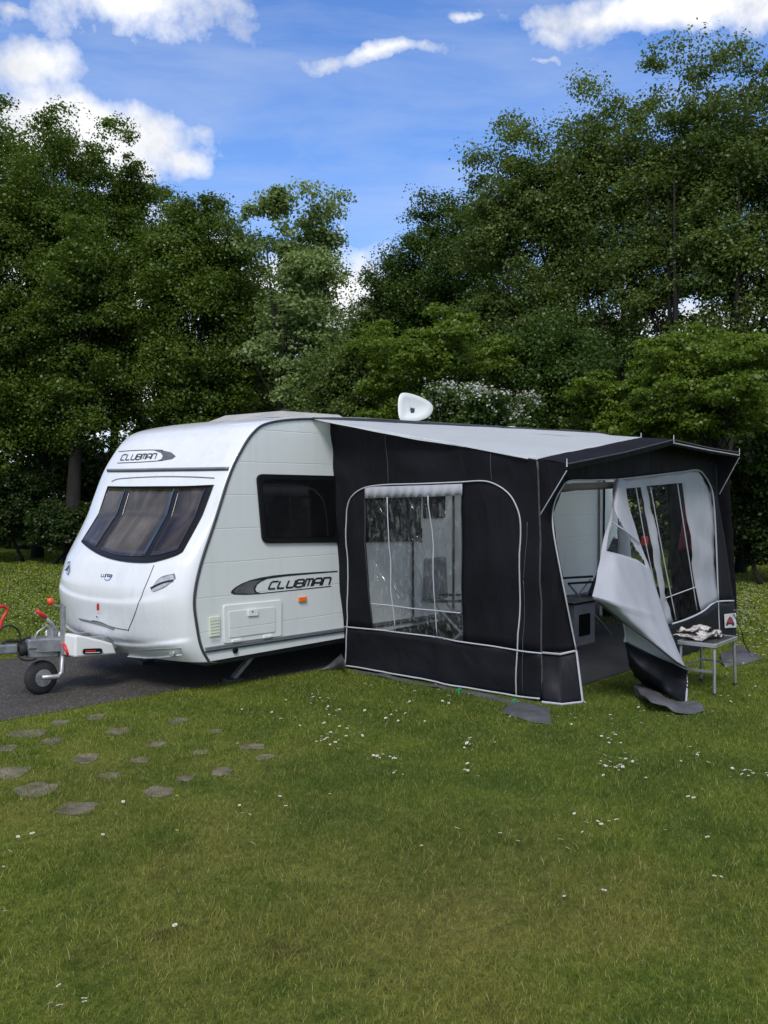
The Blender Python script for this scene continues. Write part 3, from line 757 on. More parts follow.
# ------------------------------------------------------------------ satellite dish on the roof
dish = thing('satellite_dish', 'white rounded satellite dish standing up on the caravan roof', 'satellite dish', (0, 0, 0))
dc = at(414.5, 421, 1, .9); dish.location = (dc.x, .9, 2.49)
dp = catmull([at(px, py, 1, .9) for px, py in ((399, 397), (403.5, 393.3), (415, 395.5), (428, 401.5), (432.3, 408), (429, 415.5), (420, 419.8), (408, 421), (400, 419.5), (398, 408))], 4, True)
cc = sum(dp, Vector())/len(dp)
mb = MB(); rings = [(1, 0), (.97, -.012), (.7, .012), (.35, .028), (.0, .034)]
for s, dy in rings:
    for p in dp: q = cc+(p-cc)*s; mb.v.append((q.x, q.y+dy*1.0, q.z))
n_ = len(dp)
for i in range(len(rings)-1):
    for j in range(n_): mb.f.append((i*n_+j, i*n_+(j+1) % n_, (i+1)*n_+(j+1) % n_, (i+1)*n_+j))
mb.build('reflector', M['white'], dish, smooth=True, solid=.015)
mb = MB(); mb.lathe((cc.x, .98, 2.47), (0, 0, 1), [(0, .16), (.05, .15), (.07, .1)], 20); mb.build('base', M['white'], dish, smooth=True)
mb = MB(); mb.bar((cc.x, .98, 2.52), (cc.x, .92, cc.z), .06, .04); mb.build('arm', M['gasket'], dish)

# ------------------------------------------------------------------ AWNING
awn = thing('caravan_awning', 'charcoal porch awning with pale roof, canopy and white piping, fixed along the caravan side', 'awning', (2, -1.1, 0))
# side wall
A0 = Vector((0, 0, 0)); A1 = at(330, 421, 1, -.0); B0 = at(541, 701.5, 2, 0); 
sn = (A1-A0).cross(B0-A0).normalized()
if sn.x > 0: sn = -sn      # towards the camera side (-X)
def SW(px, py, o=0.): return atp(px, py, A0 + sn*o, sn)
rT = [(329.6, 421), (360, 427.2), (458, 444.5), (536.8, 460)]
rW = [(332.5, 487), (365, 486.5), (461, 484), (538.5, 487)]
rB = [(344.2, 626.3), (372, 630.2), (463, 642), (541, 652.5)]
rG = [(346, 668), (374, 673), (464, 689), (541.5, 702)]
mb = lattice([[SW(*p) for p in rT], [SW(*p) for p in rW], [SW(*p) for p in rB]], 14, 16, skip=((1, 1),), wr=.045, wn=sn, ws=1.6)
sidew = mb.build('side_wall', M['canvas'], awn, smooth=True, solid=.004)
mb = lattice([[SW(*p) for p in rB], [SW(*p) for p in rG]], 14, 8, wr=.035, wn=sn, ws=1.8)
mb.build('side_skirt', M['skirt'], awn, smooth=True, solid=.004)
def wrk(p, ws=1.6, wr=.045): return sn*(wr*mnoise.fractal(p*ws, 1, 2, 3))
def SL(pix, r, name, mat, o=.008, sub=5, par=awn, wr=.045, ws=1.6):
    pts = [SW(q.x, q.y) for q in catmull([Vector((*p, 0)) for p in pix], sub)]
    pts = [p + wrk(p, ws, wr) + sn*o for p in pts]
    mb = MB(); mb.tube(pts, r, 6); return mb.build(name, mat, par, smooth=True)
def r3(x, y): return (320+x/3.104, 400+y/3.104)
SL([r3(*p) for p in ((80,830),(86,700),(91,600),(90,500),(87,400),(90,325),(108,292),(140,272),(200,263),(320,259),(430,255),(505,251),(545,262),(580,288),(604,325),(618,370),(622,440),(621,600),(619,700),(616,800),(611,925))], .0065, 'arch_piping', M['piping'], .010, 4)
SL([r3(*p) for p in ((80,703),(200,717),(320,732),(430,748),(540,764),(620,776),(690,786))], .007, 'band_piping', M['piping'], .012)
SL([r3(*p) for p in ((79,822),(200,842),(320,863),(440,886),(540,903),(611,917),(688,924))], .008, 'hem_piping', M['piping'], .03, wr=.035, ws=1.8)
for ln in (((204,108),(209,180),(213,262)), ((530,165),(531,210),(532,250)), ((632,560),(634,700),(630,920)), ((640,380),(638,480),(632,560))):
    SL([r3(*p) for p in ln], .0035, 'seam', M['stitch'], .006)
SL([(537.3, 461), (539, 540), (541, 640), (542.5, 701)], .008, 'corner_seam', M['stitch'], .004)
# side window: vinyl, curtain valance, tapes
VW = [(365, 486.5), (461, 484), (463, 642), (372, 630.2)]
mb = lattice([[SW(*VW[0], -.004), SW(*VW[1], -.004)], [SW(*VW[3], -.004), SW(*VW[2], -.004)]], 16, 16, wr=.03, wn=sn, ws=1.8)
vin = mb.build('side_window', M['vinyl'], awn, smooth=True)
mb = MB(); nC = 60
for i in range(nC+1):
    s = i/nC; px = 364.5+s*96.5; yt = 487-s*3
    for q, dy in enumerate((0, 6, 11.5)):
        p = SW(px, yt+dy, .010+.010*math.sin(s*70+q*.3)*(q*.6)); mb.v.append(tuple(p+wrk(p)))
for i in range(nC):
    for q in range(2): o = i*3+q; mb.f.append((o, o+1, o+4, o+3))
mb.build('rolled_curtain', M['greycloth'], awn, smooth=True, solid=.006)
for ln in (((387.5,497),(391,560),(395,632)), ((430.5,495),(434,560),(436,637)), ((372,603),(400,606.5),(430,610),(462,612.5))):
    SL(ln, .0055, 'window_tape', M['piping'], .012)
SL([(364.8,487),(368,560),(372,630)], .004, 'window_seam', M['stitch'], .008); SL([(461,484),(462.5,560),(463.5,641)], .004, 'window_seam', M['stitch'], .008)

# front wall pieces, plane Y = YF
YF = B0.y
def FW(px, py, o=0.): return at(px, py, 1, YF-o)
def r4(x, y): return (520+x/3.097, 420+y/3.097)
fn = Vector((0, -1, 0))
# near panel between the corner pole and the doorway
Lc = [(537, 461), (537.5, 487), (538.3, 514), (539.3, 545), (540.3, 590), (541, 652.6)]
Rc = [(569, 480.9), (562, 487.8), (552.6, 513.6), (555.3, 540), (565.3, 590), (576.3, 650.6)]
rows_ = []
for i, (l, r_) in enumerate(zip(Lc, Rc)):
    o = [0, 0, 0, .04, .10, .16][i]
    rows_.append([FW(*l), FW((l[0]+r_[0])/2, (l[1]+r_[1])/2 + (.0), o*.4), FW(*r_, o)])
mb = lattice(rows_, 8, 10, wr=.02, wn=fn, ws=2.5); mb.build('front_corner_panel', M['canvas'], awn, smooth=True, solid=.004)
b3 = [[FW(541, 652.6), FW(560, 654, .06), FW(576.3, 650.6, .16)], [at(542.3, 701.5, 2, .01), at(560, 704.5, 2, .01), at(582.3, 701.5, 2, .01)]]
mb = lattice(b3, 8, 10, wr=.0, wn=fn); mb.build('front_corner_skirt', M['skirt'], awn, smooth=True, solid=.004)
def FL(pix, r, name, mat, offs, sub=5, par=awn):
    pp = catmull([Vector((*p, 0)) for p in pix], sub); n = len(pp)
    pts = []
    for i, q in enumerate(pp):
        t = i/(n-1); o = np.interp(t, np.linspace(0, 1, len(offs)), offs); pts.append(FW(q.x, q.y, float(o)))
    mb = MB(); mb.tube(pts, r, 6); return mb.build(name, mat, par, smooth=True)
FL([(617,479.5),(590,480.2),(569,480.9),(562,487.8),(555.2,500.7),(552.6,513.6),(553.6,533),(559.4,565.3),(567.6,607.3),(576.3,650.6)], .007, 'doorway_piping', M['piping'], [.01,.01,.012,.015,.02,.05,.10,.14,.175])
mb = MB(); mb.tube([FW(576.3, 650.6, .175), (FW(576.3,650.6,.175)+at(582.6, 701, 2, .01))/2, at(582.6, 701.5, 2, .01)], .009, 6); mb.build('doorway_piping', M['piping'], awn)
mb = MB(); mb.tube([at(542, 702, 2, .015), at(562, 704.3, 2, .012), at(582, 702, 2, .012)], .010, 6); mb.build('hem_piping', M['piping'], awn)
mb = MB(); mb.tube([FW(541, 652.6, .01), FW(560, 654.2, .075), FW(576.3, 650.6, .17)], .009, 6); mb.build('band_piping', M['piping'], awn)
FL([(537,462),(538,520),(541,600),(542.3,700)], .012, 'corner_pole_sleeve', M['canvas'], [0,0])

# header above the doorway and arch
hT = [(537, 459.5), (590, 449.5), (641, 438), (690, 447), (713, 452)]
hB = [(569, 480.9), (617, 479.5), (660, 475), (697.6, 470), (713, 494)]
hB0 = [(552, 470), (600, 466), (650, 458), (694, 459), (713, 470)]
mb = lattice([[FW(*p) for p in hT], [FW(*p) for p in hB]], 8, 8, wr=.012, wn=fn, ws=2.5); mb.build('front_header', M['canvas'], awn, smooth=True, solid=.004)
# grey inner panel with two windows
gT = [(615, 479.5), (624, 478.5), (641, 476.5), (647.5, 475.5), (681, 472), (699, 470.5)]
gW = [(614, 490), (625, 488.5), (641, 487), (647.5, 486), (681.4, 483), (712, 489)]
gB = [(626, 640), (638, 634), (664, 625.5), (671.5, 622.5), (700.5, 612.5), (718.3, 601.2)]
Y1 = [.0, .0, .0, .0, .0, .0]
mb = lattice([[FW(*p, -.01) for p in gT], [FW(*p, -.01) for p in gW], [FW(*p, .02) for p in gB]], 6, 18, skip=((1, 1), (1, 3)), wr=.035, wn=fn, ws=3.2)
gp = mb.build('front_grey_panel', M['greycloth'], awn, smooth=True, solid=.004)
for a_, b_, c_, d_ in (((625, 488.5), (641, 487), (664, 625.5), (638, 634)), ((647.5, 486), (681.4, 483), (700.5, 612.5), (671.5, 622.5))):
    mb = lattice([[FW(*a_, -.012), FW(*b_, -.012)], [FW(*d_, .02), FW(*c_, .02)]], 6, 14, wr=.035, wn=fn, ws=3.2); mb.build('front_window', M['vinyl2'], awn, smooth=True)
for ln in (((650.5,487),(662,550),(676,620)), ((677.5,484),(686,540),(697,610)), ((636,488),(645,540),(655,585)), ((665.5,598),(682,592),(697,586.5))):
    FL(ln, .0055, 'window_tape', M['piping'], [.02, .03, .04])
FL([(671.5,624),(686,619.5),(702,612),(712,604),(718.3,601.5),(733.8,600.8)], .010, 'band_piping', M['piping'], [.03,.04,.02,.02])
FL([(617,479.5),(641,477),(681,472),(697.6,470.2),(705.5,477),(711.5,489),(714,505),(716,540),(718.3,601.2)], .009, 'arch_piping', M['greycloth'], [.02,.02])
FL([(718.3,602),(719,620),(720,640)], .006, 'seam', M['piping'], [.02,.02])
# black strip to the far corner and the skirt below the arch
kL = [(706, 462), (713.5, 494), (716, 540), (718.3, 602)]
kR = [(715, 452), (717.5, 496), (726.6, 549), (733.8, 601)]
mb = lattice([[FW(*l), FW(*r_)] for l, r_ in zip(kL, kR)], 6, 8, wr=.012, wn=fn, ws=3); mb.build('far_corner_panel', M['canvas'], awn, smooth=True, solid=.004)
mb = lattice([[FW(640, 633, .02), FW(671.5, 623, .02), FW(700, 612.5, .02), FW(718.3, 601.8, .02), FW(733.8, 601, .0)],
              [FW(645, 683, .0), FW(676, 668, .0), FW(703, 657, .0), FW(720.5, 650, .0), FW(737, 643, .0)]], 6, 8, wr=.015, wn=fn, ws=3); mb.build('front_skirt', M['skirt'], awn, smooth=True, solid=.004)
# maker's label on the far corner
def r7(x, y): return (640+x/6, 560+y/6)
mb = MB(); mb.prism([FW(*r7(*p), .022) for p in ((505,325),(574,318),(577,404),(509,408))], (0, -.003, 0)); lab = mb.build('corner_label', M['pale_label'], awn)
mb = MB(); mb.prism([FW(*r7(*p), .026) for p in ((540,338),(553,352),(566,382),(566,392),(556,396),(550,386),(530,386),(524,396),(516,394),(516,384),(528,354))], (0, -.001, 0)); mb.build('label_emblem', pmat('navy_print', (.02, .025, .08), .5), lab)
mb = MB(); mb.prism([FW(*r7(*p), .0275) for p in ((529,356),(540,350),(552,356),(557,374),(526,376))], (0, -.0008, 0)); mb.build('emblem_figures', M['red'], lab)
# far side wall (X ~ 4.2) seen from inside, with a window
XF = at(736, 642, 1, YF).x
XR0 = 5.04
def xfar(y): return XR0 + (XF-XR0)*(y/YF)
def SX(y, z, dx=0): return Vector((xfar(y)+dx, y, z))
gy = [0, -.10, -1.25, YF]
topz = [2.50, 2.49, 2.30, 2.08]
ctrl = [[SX(y, 0) for y in gy], [SX(y, .50) for y in gy], [SX(y, 1.95, -.12*(-y)) for y in gy], [SX(y, z, -.16*(-y)) for y, z in zip(gy, topz)]]
mb = lattice(ctrl, 8, 8, skip=((1, 1),), wr=.02, wn=(1, 0, 0)); mb.build('far_side_wall', M['canvas'], awn, smooth=True, solid=.004)
mb = lattice([[SX(-.10, .50), SX(-1.25, .50)], [SX(-.10, 1.95, -.012), SX(-1.25, 1.95, -.15)]], 6, 6, wr=.02, wn=(1, 0, 0)); mb.build('far_side_window', M['vinyl2'], awn, smooth=True)
# roof
rr0 = [(329.6, 420.3), (450, 425.5), (560, 430.4)]
Rr = [at(*p, 1, -.01) for p in ((313, 419), (420, 424.0), (520, 428.8), (600, 433.2))]
Cn = FW(536.9, 459.3); Cm = FW(641, 437.5); Cf = FW(715, 452)
fr_ = [Cn, Cn.lerp(Cm, .55)+Vector((0, 0, -.012)), Cm, Cf]
mb = lattice([Rr, [a_.lerp(b_, .5)+Vector((0, 0, -.015)) for a_, b_ in zip(Rr, fr_)], fr_], 10, 10, wr=.006, wn=(0, 0, 1), ws=2)
roof = mb.build('roof', M['roofcloth'], awn, smooth=True, solid=.004)
mb = MB(); mb.tube([at(313, 418.6, 1, -.02), at(450, 425.0, 1, -.02), at(600, 432.8, 1, -.02)], .014, 6); mb.build('rail_bead', M['gasket'], awn)
mb = MB(); mb.tube([SW(*p, .01) for p in ((330, 421.2), (400, 434.4), (458, 444.8), (528, 458.3))], .007, 6); mb.build('roof_edge_seam', M['roofcloth'], awn)
# canopy
Tn = at(566.8, 464.2, 0, Cn.x); Tm = at(673.7, 439.8, 0, Cm.x+.03); Tf = at(739.4, 452.6, 0, Cf.x+.05)
print('canopy', Cn, Tn, Cm, Tm, Cf, Tf)
mb = lattice([[Cn, Cn.lerp(Cm, .5), Cm, Cm.lerp(Cf, .5), Cf], [Cn.lerp(Tn, .5)+Vector((0,0,.01)), ((Cn+Cm)/2).lerp((Tn+Tm)/2, .5)-Vector((0,0,.01)), Cm.lerp(Tm, .5), ((Cm+Cf)/2).lerp((Tm+Tf)/2, .5)-Vector((0,0,.01)), Cf.lerp(Tf, .5)],
              [Tn, (Tn+Tm)/2-Vector((0,0,.012)), Tm, (Tm+Tf)/2-Vector((0,0,.012)), Tf]], 8, 6, wr=.008, wn=(0, 0, 1), ws=3); 
can = mb.build('canopy', M['canvas'], awn, smooth=True, solid=.004)
for T_, C_, drop, pole in ((Tn, Cn, at(540, 515, 0, Cn.x), 1), (Tf, Cf, FW(719.5, 494, .02), 1)):
    mb = MB(); e = T_-Vector((0, 0, .05)); mb.add([C_, T_, e, drop, C_.lerp(drop, .5)], [(0, 1, 2, 3, 4)]); mb.build('canopy_cheek', M['canvas'], awn, solid=.004)
    mb = MB(); mb.tube([e, e.lerp(drop, .5), drop], .0045, 6); mb.build('cheek_piping', M['piping'], awn)
mb = MB(); vpts = [Tn, (Tn+Tm)/2-Vector((0,0,.012)), Tm, (Tm+Tf)/2-Vector((0,0,.012)), Tf]
vv = vpts + [p-Vector((0, -.02, .05)) for p in vpts]; mb.add(vv, [(i, i+1, i+6, i+5) for i in range(4)]); mb.build('canopy_valance', M['canvas'], awn, solid=.004)
mb = MB(); mb.tube(vpts, .006, 6); mb.build('canopy_edge_piping', M['stitch'], awn)
mb = MB(); mb.tube([Tm.lerp(Tf, .0)-Vector((0,0,.03)), (Tm+Tf)/2-Vector((0,0,.035)), Tf-Vector((0,0,.03))], .006, 6); mb.build('canopy_edge_piping', M['greycloth'], awn)
for T_ in (Tn, Tm, Tf, Cn, Cm):
    mb = MB(); mb.tube([T_-Vector((0, 0, .02)), T_+Vector((0, 0, .045))], [.006, .003], 6); mb.build('pole_spike', M['chrome'], awn)
# inside frame
for pth in (([Cn+Vector((.06, .04, -.03)), Vector((.09, YF+.05, 0))]), ([Cm+Vector((0, .04, -.04)), Vector((Rr[2].x-1.2, -.05, 2.38))]), ([Cf+Vector((-.06, .04, -.03)), Vector((XF-.06, YF+.05, 0))]), ([Cn+Vector((.06, .05, -.04)), Cm+Vector((0, .05, -.05))]), ([Cm+Vector((0, .05, -.05)), Cf+Vector((-.06, .05, -.04))]), ([Cn+Vector((.06, .05, -.04)), Vector((0, -.06, 2.3))]), ([Cf+Vector((-.06, .05, -.04)), Vector((XR0-.05, -.06, 2.46))])):
    mb = MB(); mb.tube(pth, .014, 8); mb.build('frame_pole', M['galv'], awn)
rp = [FW(558, 489, -.07), FW(575, 486.6, -.07), FW(596, 486.0, -.07), FW(617, 484.8, -.07)]
mb = MB(); mb.tube(rp, .036, 10, flat=.8); mb.build('rolled_door_panel', pmat('taupe_canvas', (.13, .11, .09), .8, bump2=.8, b2scale=14), awn, smooth=True)
mb = MB(); mb.bar((.1, -.05, 2.30), (XR0-.1, -.05, 2.42), .05, .07); mb.build('rail_pad', pmat('beige_foam', (.22, .20, .17), .8), awn)
# white upright by the far wall against the caravan
mb = MB(); pz_ = at(600, 640, 1, -.05); mb.bar((XR0-.04, -.05, 0), (XR0-.05, -.05, 2.44), .03, .035); mb.build('draught_pole', M['white'], awn)

# loose door flap
def G3(px, py, yo): return at(px, py, 1, YF-yo*1.0)
fl = [
 [(617.5,480.5,.02),(619,480,.03),(621,479.6,.03),(624,479.2,.02)],
 [(612.5,502,.12),(616,501,.18),(622,503,.16),(630,510,.08)],
 [(606.7,529,.28),(617,530,.36),(630,536,.32),(641,545,.20)],
 [(600.2,556,.40),(617,560,.52),(637,566,.48),(652,574,.36)],
 [(594,590,.50),(616,597,.66),(645,606,.66),(664.5,614,.56)],
 [(593.2,597.5,.52),(617,604,.69),(647,613,.70),(667,622,.60)],
 [(603,606,.56),(624,613,.70),(651,622,.72),(670,630,.64)],
 [(621,620.5,.64),(640,628,.74),(660,635,.76),(676,645,.70)],
 [(650,641,.76),(661,646,.80),(672,651,.80),(681.5,657.5,.78)],
 [(673,659.5,.84),(677,662,.86),(681,664,.86),(686,668,.86)]]
rws = [[G3(*p) for p in r_] for r_ in fl]
mb = smoothsheet(rws, 10, 10)
crumple(mb, .013, 2.4)
# window opening in the flap: drop the faces of one area
wq = 31
def cellgrid(i, j): return i*(wq-1)+j
keep = []; hole = []
for q, f in enumerate(mb.f):
    i, j = divmod(q, wq-1)
    (hole if (12 <= i < 28 and 4 <= j < 27 and j <= 5+(i-12)*1.6) else keep).append(f)
mbf = MB(); mbf.v = mb.v; mbf.f = keep; flap = mbf.build('door_flap', M['greycloth'], awn, smooth=True, solid=.004)
mbh = MB(); mbh.v = mb.v; mbh.f = hole; mbh.build('flap_window', M['vinyl2'], awn, smooth=True)
def FT(pix, name, mat, r=.006):
    mb = MB(); mb.tube(catmull([G3(*p) for p in pix], 5), r, 6); return mb.build(name, mat, awn, smooth=True)
FT([(611,521,.26),(625,531,.37),(640,543.5,.24)], 'flap_tape', M['piping'])
FT([(593,598,.53),(621,620.5,.65),(650,641,.77),(673,659.5,.85),(686,668,.87)], 'flap_hem', M['gasket'], .008)
# white back layer, dark lower part, mud flap of the loose door
rw2 = [[(622,619,.58),(640,629,.62),(662,646,.72),(684,666,.82)], [(626,630,.56),(644,641,.62),(664,655,.72),(685,667,.81)], [(626,641,.54),(645,651,.62),(666,661,.72),(686,669.5,.81)]]
mb = smoothsheet([[G3(*p) for p in r_] for r_ in rw2], 6, 5); mb.build('flap_lining', M['whitepanel'], awn, smooth=True, solid=.004)
g0 = lambda px, py, z=.0: at(px, py, 2, z)
rw3 = [[G3(*p) for p in ((625,641.5,.54),(645,651.5,.62),(666,661.5,.73),(686,670,.81))],
       [G3(*p) for p in ((631,664,.52),(648,672,.70),(668,679,.70),(687,684,.80))],
       [g0(640,683,.02), g0(655,690,.02), g0(672,698,.03), g0(686,701,.03)]]
mb = crumple(smoothsheet(rw3, 10, 10), .035, 3.2); mb.build('flap_skirt', M['skirt'], awn, smooth=True, solid=.004)
mb = MB(); mb.tube(catmull([G3(624,622,.60), G3(626,634,.58), G3(625,641.5,.56)], 4), .012, 6); mb.build('flap_toggle', M['piping'], awn)
mb = MB(); mb.tube(catmull([rw3[0][3], rw3[1][3], rw3[2][3]], 4), .008, 6); mb.build('flap_zip', M['piping'], awn)
rw4 = [[g0(640,683,.04), g0(655,690,.05), g0(672,697,.05), g0(688,701,.03)],
       [g0(634,688,.05), g0(650,700,.10), g0(675,703,.05), g0(701,706,.02)],
       [g0(636,698,.006), g0(655,704,.03), g0(680,712,.03), g0(705,712,.006)]]
mb = crumple(smoothsheet(rw4, 10, 10), .030, 3.5, (0, 0, 1), (1, 1, 1)); mb.build('flap_mudflap', M['flapgrey'], awn, smooth=True, solid=.004)
# mud flaps pegged out at the near corner and along the side
def mud(rows3, name='mudflap'):
    mb = crumple(smoothsheet([[g0(*p) for p in r_] for r_ in rows3], 8, 8), .022, 3.5, (0, 0, 1), (1, 1, 1)); return mb.build(name, M['flapgrey'], awn, smooth=True, solid=.004)
mud([[(515,702,.03),(528,704,.05),(541,705,.05),(549,706,.03)], [(506,708,.015),(524,711,.05),(540,712,.055),(550,714,.02)], [(499,712,.006),(520,718,.012),(537,722,.012),(552,723.5,.006)]])
mud([[(346,668,.02),(400,678,.02),(460,689,.02),(520,701,.03)], [(345,670.5,.006),(400,681,.006),(460,692.5,.006),(517,704.5,.006)]])
mud([[(346,668,.10),(344,660,.14),(341,653,.16)], [(341,667,.05),(336,661,.10),(338,657,.10)], [(336,670,.004),(325,669,.02),(316,672,.004)]])
mud([[(737,643,.04),(728,650,.05),(720,652,.06)], [(748,650,.04),(735,657,.07),(722,662,.04)], [(764,658,.004),(748,663,.01),(728,667,.006)]])
# pegs
def peg(px, py, rope, lab):
    p = g0(px, py, 0); t = thing('tent_peg', lab, 'tent peg', p, 'green pegs and bands along the awning hem')
    mb = MB(); mb.tube([p+Vector((-.01, -.01, -.05)), p+Vector((.004, .004, .045))], [.004, .006], 6); mb.box(p+Vector((.004, .004, .047)), (.02, .009, .009)); mb.build('stake', M['green'], t)
    mb = MB(); q = rope; mb.tube(catmull([p+Vector((.004, .004, .035)), p.lerp(q, .5)+Vector((.01, 0, .03)), q], 4), .006, 6); mb.tube([p+Vector((-.018, .01, .045)), p+Vector((.02, -.01, .05))], .004, 6); mb.build('rubber_band', M['green'], t)
peg(459, 695, SW(458.5, 689, .01), 'green peg and band at the middle of the awning side hem')
peg(514, 706, SW(514, 700, .01), 'green peg and band next to the near corner mudflap')
# groundsheet
mb = MB(); mb.prism([Vector(p) for p in ((.08, -.02, .006), (XR0-.1, -.02, .006), (XF-.1, YF+.1, .006), (.7, YF+.05, .006), (.22, YF-.10, .006), (.1, YF+.05, .006))], (0, 0, .004))
tag(mb.build('groundsheet', M['sheet']), 'dark woven groundsheet covering the awning floor', 'groundsheet')
# guy line with peg beyond the far corner
gu = thing('guy_line', 'black guy cord curving to the grass beyond the far awning corner', 'guy line', g0(755, 655))
mb = MB(); mb.tube(catmull([FW(733.5, 614, .01), g0(741, 630, .32), g0(745, 645, .14), g0(752, 655, .01)], 5), .006, 6); mb.build('cord', M['rubber'], gu)
mb = MB(); mb.tube([FW(733.5, 610, .01), at(745.5, 610.6, 1, YF+.05)], .006, 6); mb.build('hook', M['galv'], gu)
mb = MB(); mb.tube([g0(752, 655, .05), g0(752, 656, -.04)], .006, 6); mb.build('peg', M['galv'], gu)

# ------------------------------------------------------------------ things in and by the awning
# small aluminium table
f1 = g0(714.5, 696.7); f2 = g0(735.5, 686.0); f3 = g0(701, 681.5); f4 = f1+(f3-f2)
tb = thing('folding_table', 'low aluminium folding table on the grass in front of the awning', 'folding table', (f1+f2+f3+f4)/4)
ht = at(711.7, 647, 1, f1.y).z
cen = (f1+f2+f3+f4)/4
def up(p, z, s=1.): q = cen+(p-cen)*s; return Vector((q.x, q.y, z))
for p in (f1, f2, f3, f4):
    mb = MB(); mb.tube([up(p, 0, 1.0), up(p, ht-.03, .93)], .013, 10); lg = mb.build('leg', M['alu'], tb)
    mb = MB(); mb.tube([up(p, 0, 1.0), up(p, .03, .998)], .016, 10); mb.build('foot_cap', M['gasket'], lg)
cor = [up(p, ht, 1.02) for p in (f1, f2, f3, f4)]
mb = MB()
for i in range(4): mb.bar(cor[i], cor[(i+1) % 4], .022, .035)
mb.build('top_frame', M['alu'], tb, bevel=.004)
mb = MB(); mb.prism([up(p, ht+.004, .99) for p in (f1, f2, f3, f4)], (0, 0, .010)); mb.build('tabletop', pmat('grey_laminate', (.06, .06, .062), .3), tb)
mb = MB(); mb.bar(up(f4, ht*.48, .965), up(f1, ht*.48, .965), .014, .02); mb.bar(up(f3, ht*.48, .965), up(f2, ht*.48, .965), .014, .02); mb.bar(up(f4, ht*.48, .965), up(f3, ht*.48, .965), .014, .02); mb.build('cross_bar', M['alu'], tb)
# newspapers on it: a crumpled stack of pages
np_ = thing('newspaper', 'crumpled open newspaper lying on the small aluminium table', 'newspaper', up(f4, ht+.02, .4))
def paper(quad, seed, z0, amp, mat, name):
    random.seed(seed); mb = MB(); n = 14; q = [Vector(p) for p in quad]
    for i in range(n+1):
        for j in range(n+1):
            p = q[0].lerp(q[1], j/n).lerp(q[3].lerp(q[2], j/n), i/n)
            h = amp*abs(mnoise.fractal(Vector((p.x*5, p.y*5, seed)), 1, 2, 3))*2.0 + .25*amp*math.sin(j/n*6+seed)
            mb.v.append((p.x, p.y, z0+max(h, 0)))
    for i in range(n):
        for j in range(n): mb.f.append((i*(n+1)+j, i*(n+1)+j+1, (i+1)*(n+1)+j+1, (i+1)*(n+1)+j))
    return mb.build(name, mat, np_, smooth=True, solid=.002)
m_, nt_, out_ = newmat('printed_newsprint')
b_ = nt_.nodes.new('ShaderNodeBsdfPrincipled'); nt_.links.new(b_.outputs[0], out_.inputs[0])
cr = ramp(nt_, noise_node(nt_, worldpos(nt_), 28, 3).outputs[0], [(.38, (.05, .045, .045)), (.46, (.42, .40, .38)), (.60, (.50, .48, .45)), (.68, (.28, .14, .08))]); nt_.links.new(cr.outputs[0], b_.inputs['Base Color']); b_.inputs['Roughness'].default_value = .8
ux = (f1-f4).normalized(); uy = (f2-f1).normalized(); c0 = up(f4, 0, .9); Lx = (f1-f4).length; Ly = (f2-f1).length
def Q(a, b): return c0 + ux*(Lx*(a*1.45-.50)) + uy*(Ly*b*.95)
paper([Q(.1, .12), Q(.80, .05), Q(.92, .75), Q(.2, .8)], 1, ht+.02, .045, m_, 'spread_page')
paper([Q(.05, .4), Q(.5, .3), Q(.6, .8), Q(.1, .9)], 5, ht+.045, .05, m_, 'folded_page')
paper([Q(.45, .35), Q(.85, .4), Q(.8, .8), Q(.4, .85)], 9, ht+.035, .045, m_, 'folded_page')

# box with a dark front just inside the doorway
bx = thing('storage_box', 'pale grey cabinet with dark square panel inside the awning doorway', 'cabinet', g0(581, 644))
p0 = g0(581, 645); mb = MB(); ob = Vector((p0.x, p0.y+.12, .235)); mb.box(ob, (.46, .34, .47)); mb.build('cabinet_body', M['box'], bx, bevel=.012)
mb = MB(); mb.box(ob+Vector((-.02, -.176, .0)), (.24, .01, .24)); mb.build('dark_panel', M['black'], bx, bevel=.004)
mb = MB(); mb.box(ob+Vector((.0, 0, .248)), (.56, .40, .022)); mb.build('worktop', M['black'], bx, bevel=.004)
# reclining chairs
def chair(loc, yaw, label):
    t = thing('folding_recliner', label, 'chair', loc, 'folding chairs inside the awning')
    def L(x, y, z):
        c, s = math.cos(yaw), math.sin(yaw); return Vector(loc)+Vector((x*c-y*s, x*s+y*c, z))
    seat = [[L(-.24, -.25, .46), L(0, -.25, .44), L(.24, -.25, .46)], [L(-.24, 0, .42), L(0, 0, .395), L(.24, 0, .42)], [L(-.24, .25, .40), L(0, .25, .385), L(.24, .25, .40)]]
    smoothsheet(seat, 5, 5).build('seat', M['darkcloth'], t, smooth=True, solid=.015)
    back = [[L(-.24, .25, .42), L(0, .26, .41), L(.24, .25, .42)], [L(-.24, .40, .75), L(0, .43, .75), L(.24, .40, .75)], [L(-.24, .60, 1.12), L(0, .62, 1.12), L(.24, .60, 1.12)]]
    smoothsheet(back, 5, 5).build('backrest', M['darkcloth'], t, smooth=True, solid=.015)
    for s in (-1, 1):
        mb = MB(); mb.tube([L(s*.26, -.27, 0), L(s*.26, .30, .62)], .012, 8); mb.build('leg', M['galv'], t)
        mb = MB(); mb.tube([L(s*.26, .32, 0), L(s*.26, -.24, .62)], .012, 8); mb.build('leg', M['galv'], t)
        mb = MB(); mb.tube([L(s*.26, .25, .42), L(s*.26, .62, 1.14)], .012, 8); mb.build('back_tube', M['galv'], t)
        mb = MB(); mb.bar(L(s*.29, -.26, .63), L(s*.29, .34, .65), .045, .025); mb.build('armrest', M['rubber'], t, bevel=.006)
pc = at(574, 600, 1, -.5)
chair((pc.x, -.55, 0), R(-125), 'black folding recliner inside the awning against the white caravan wall')
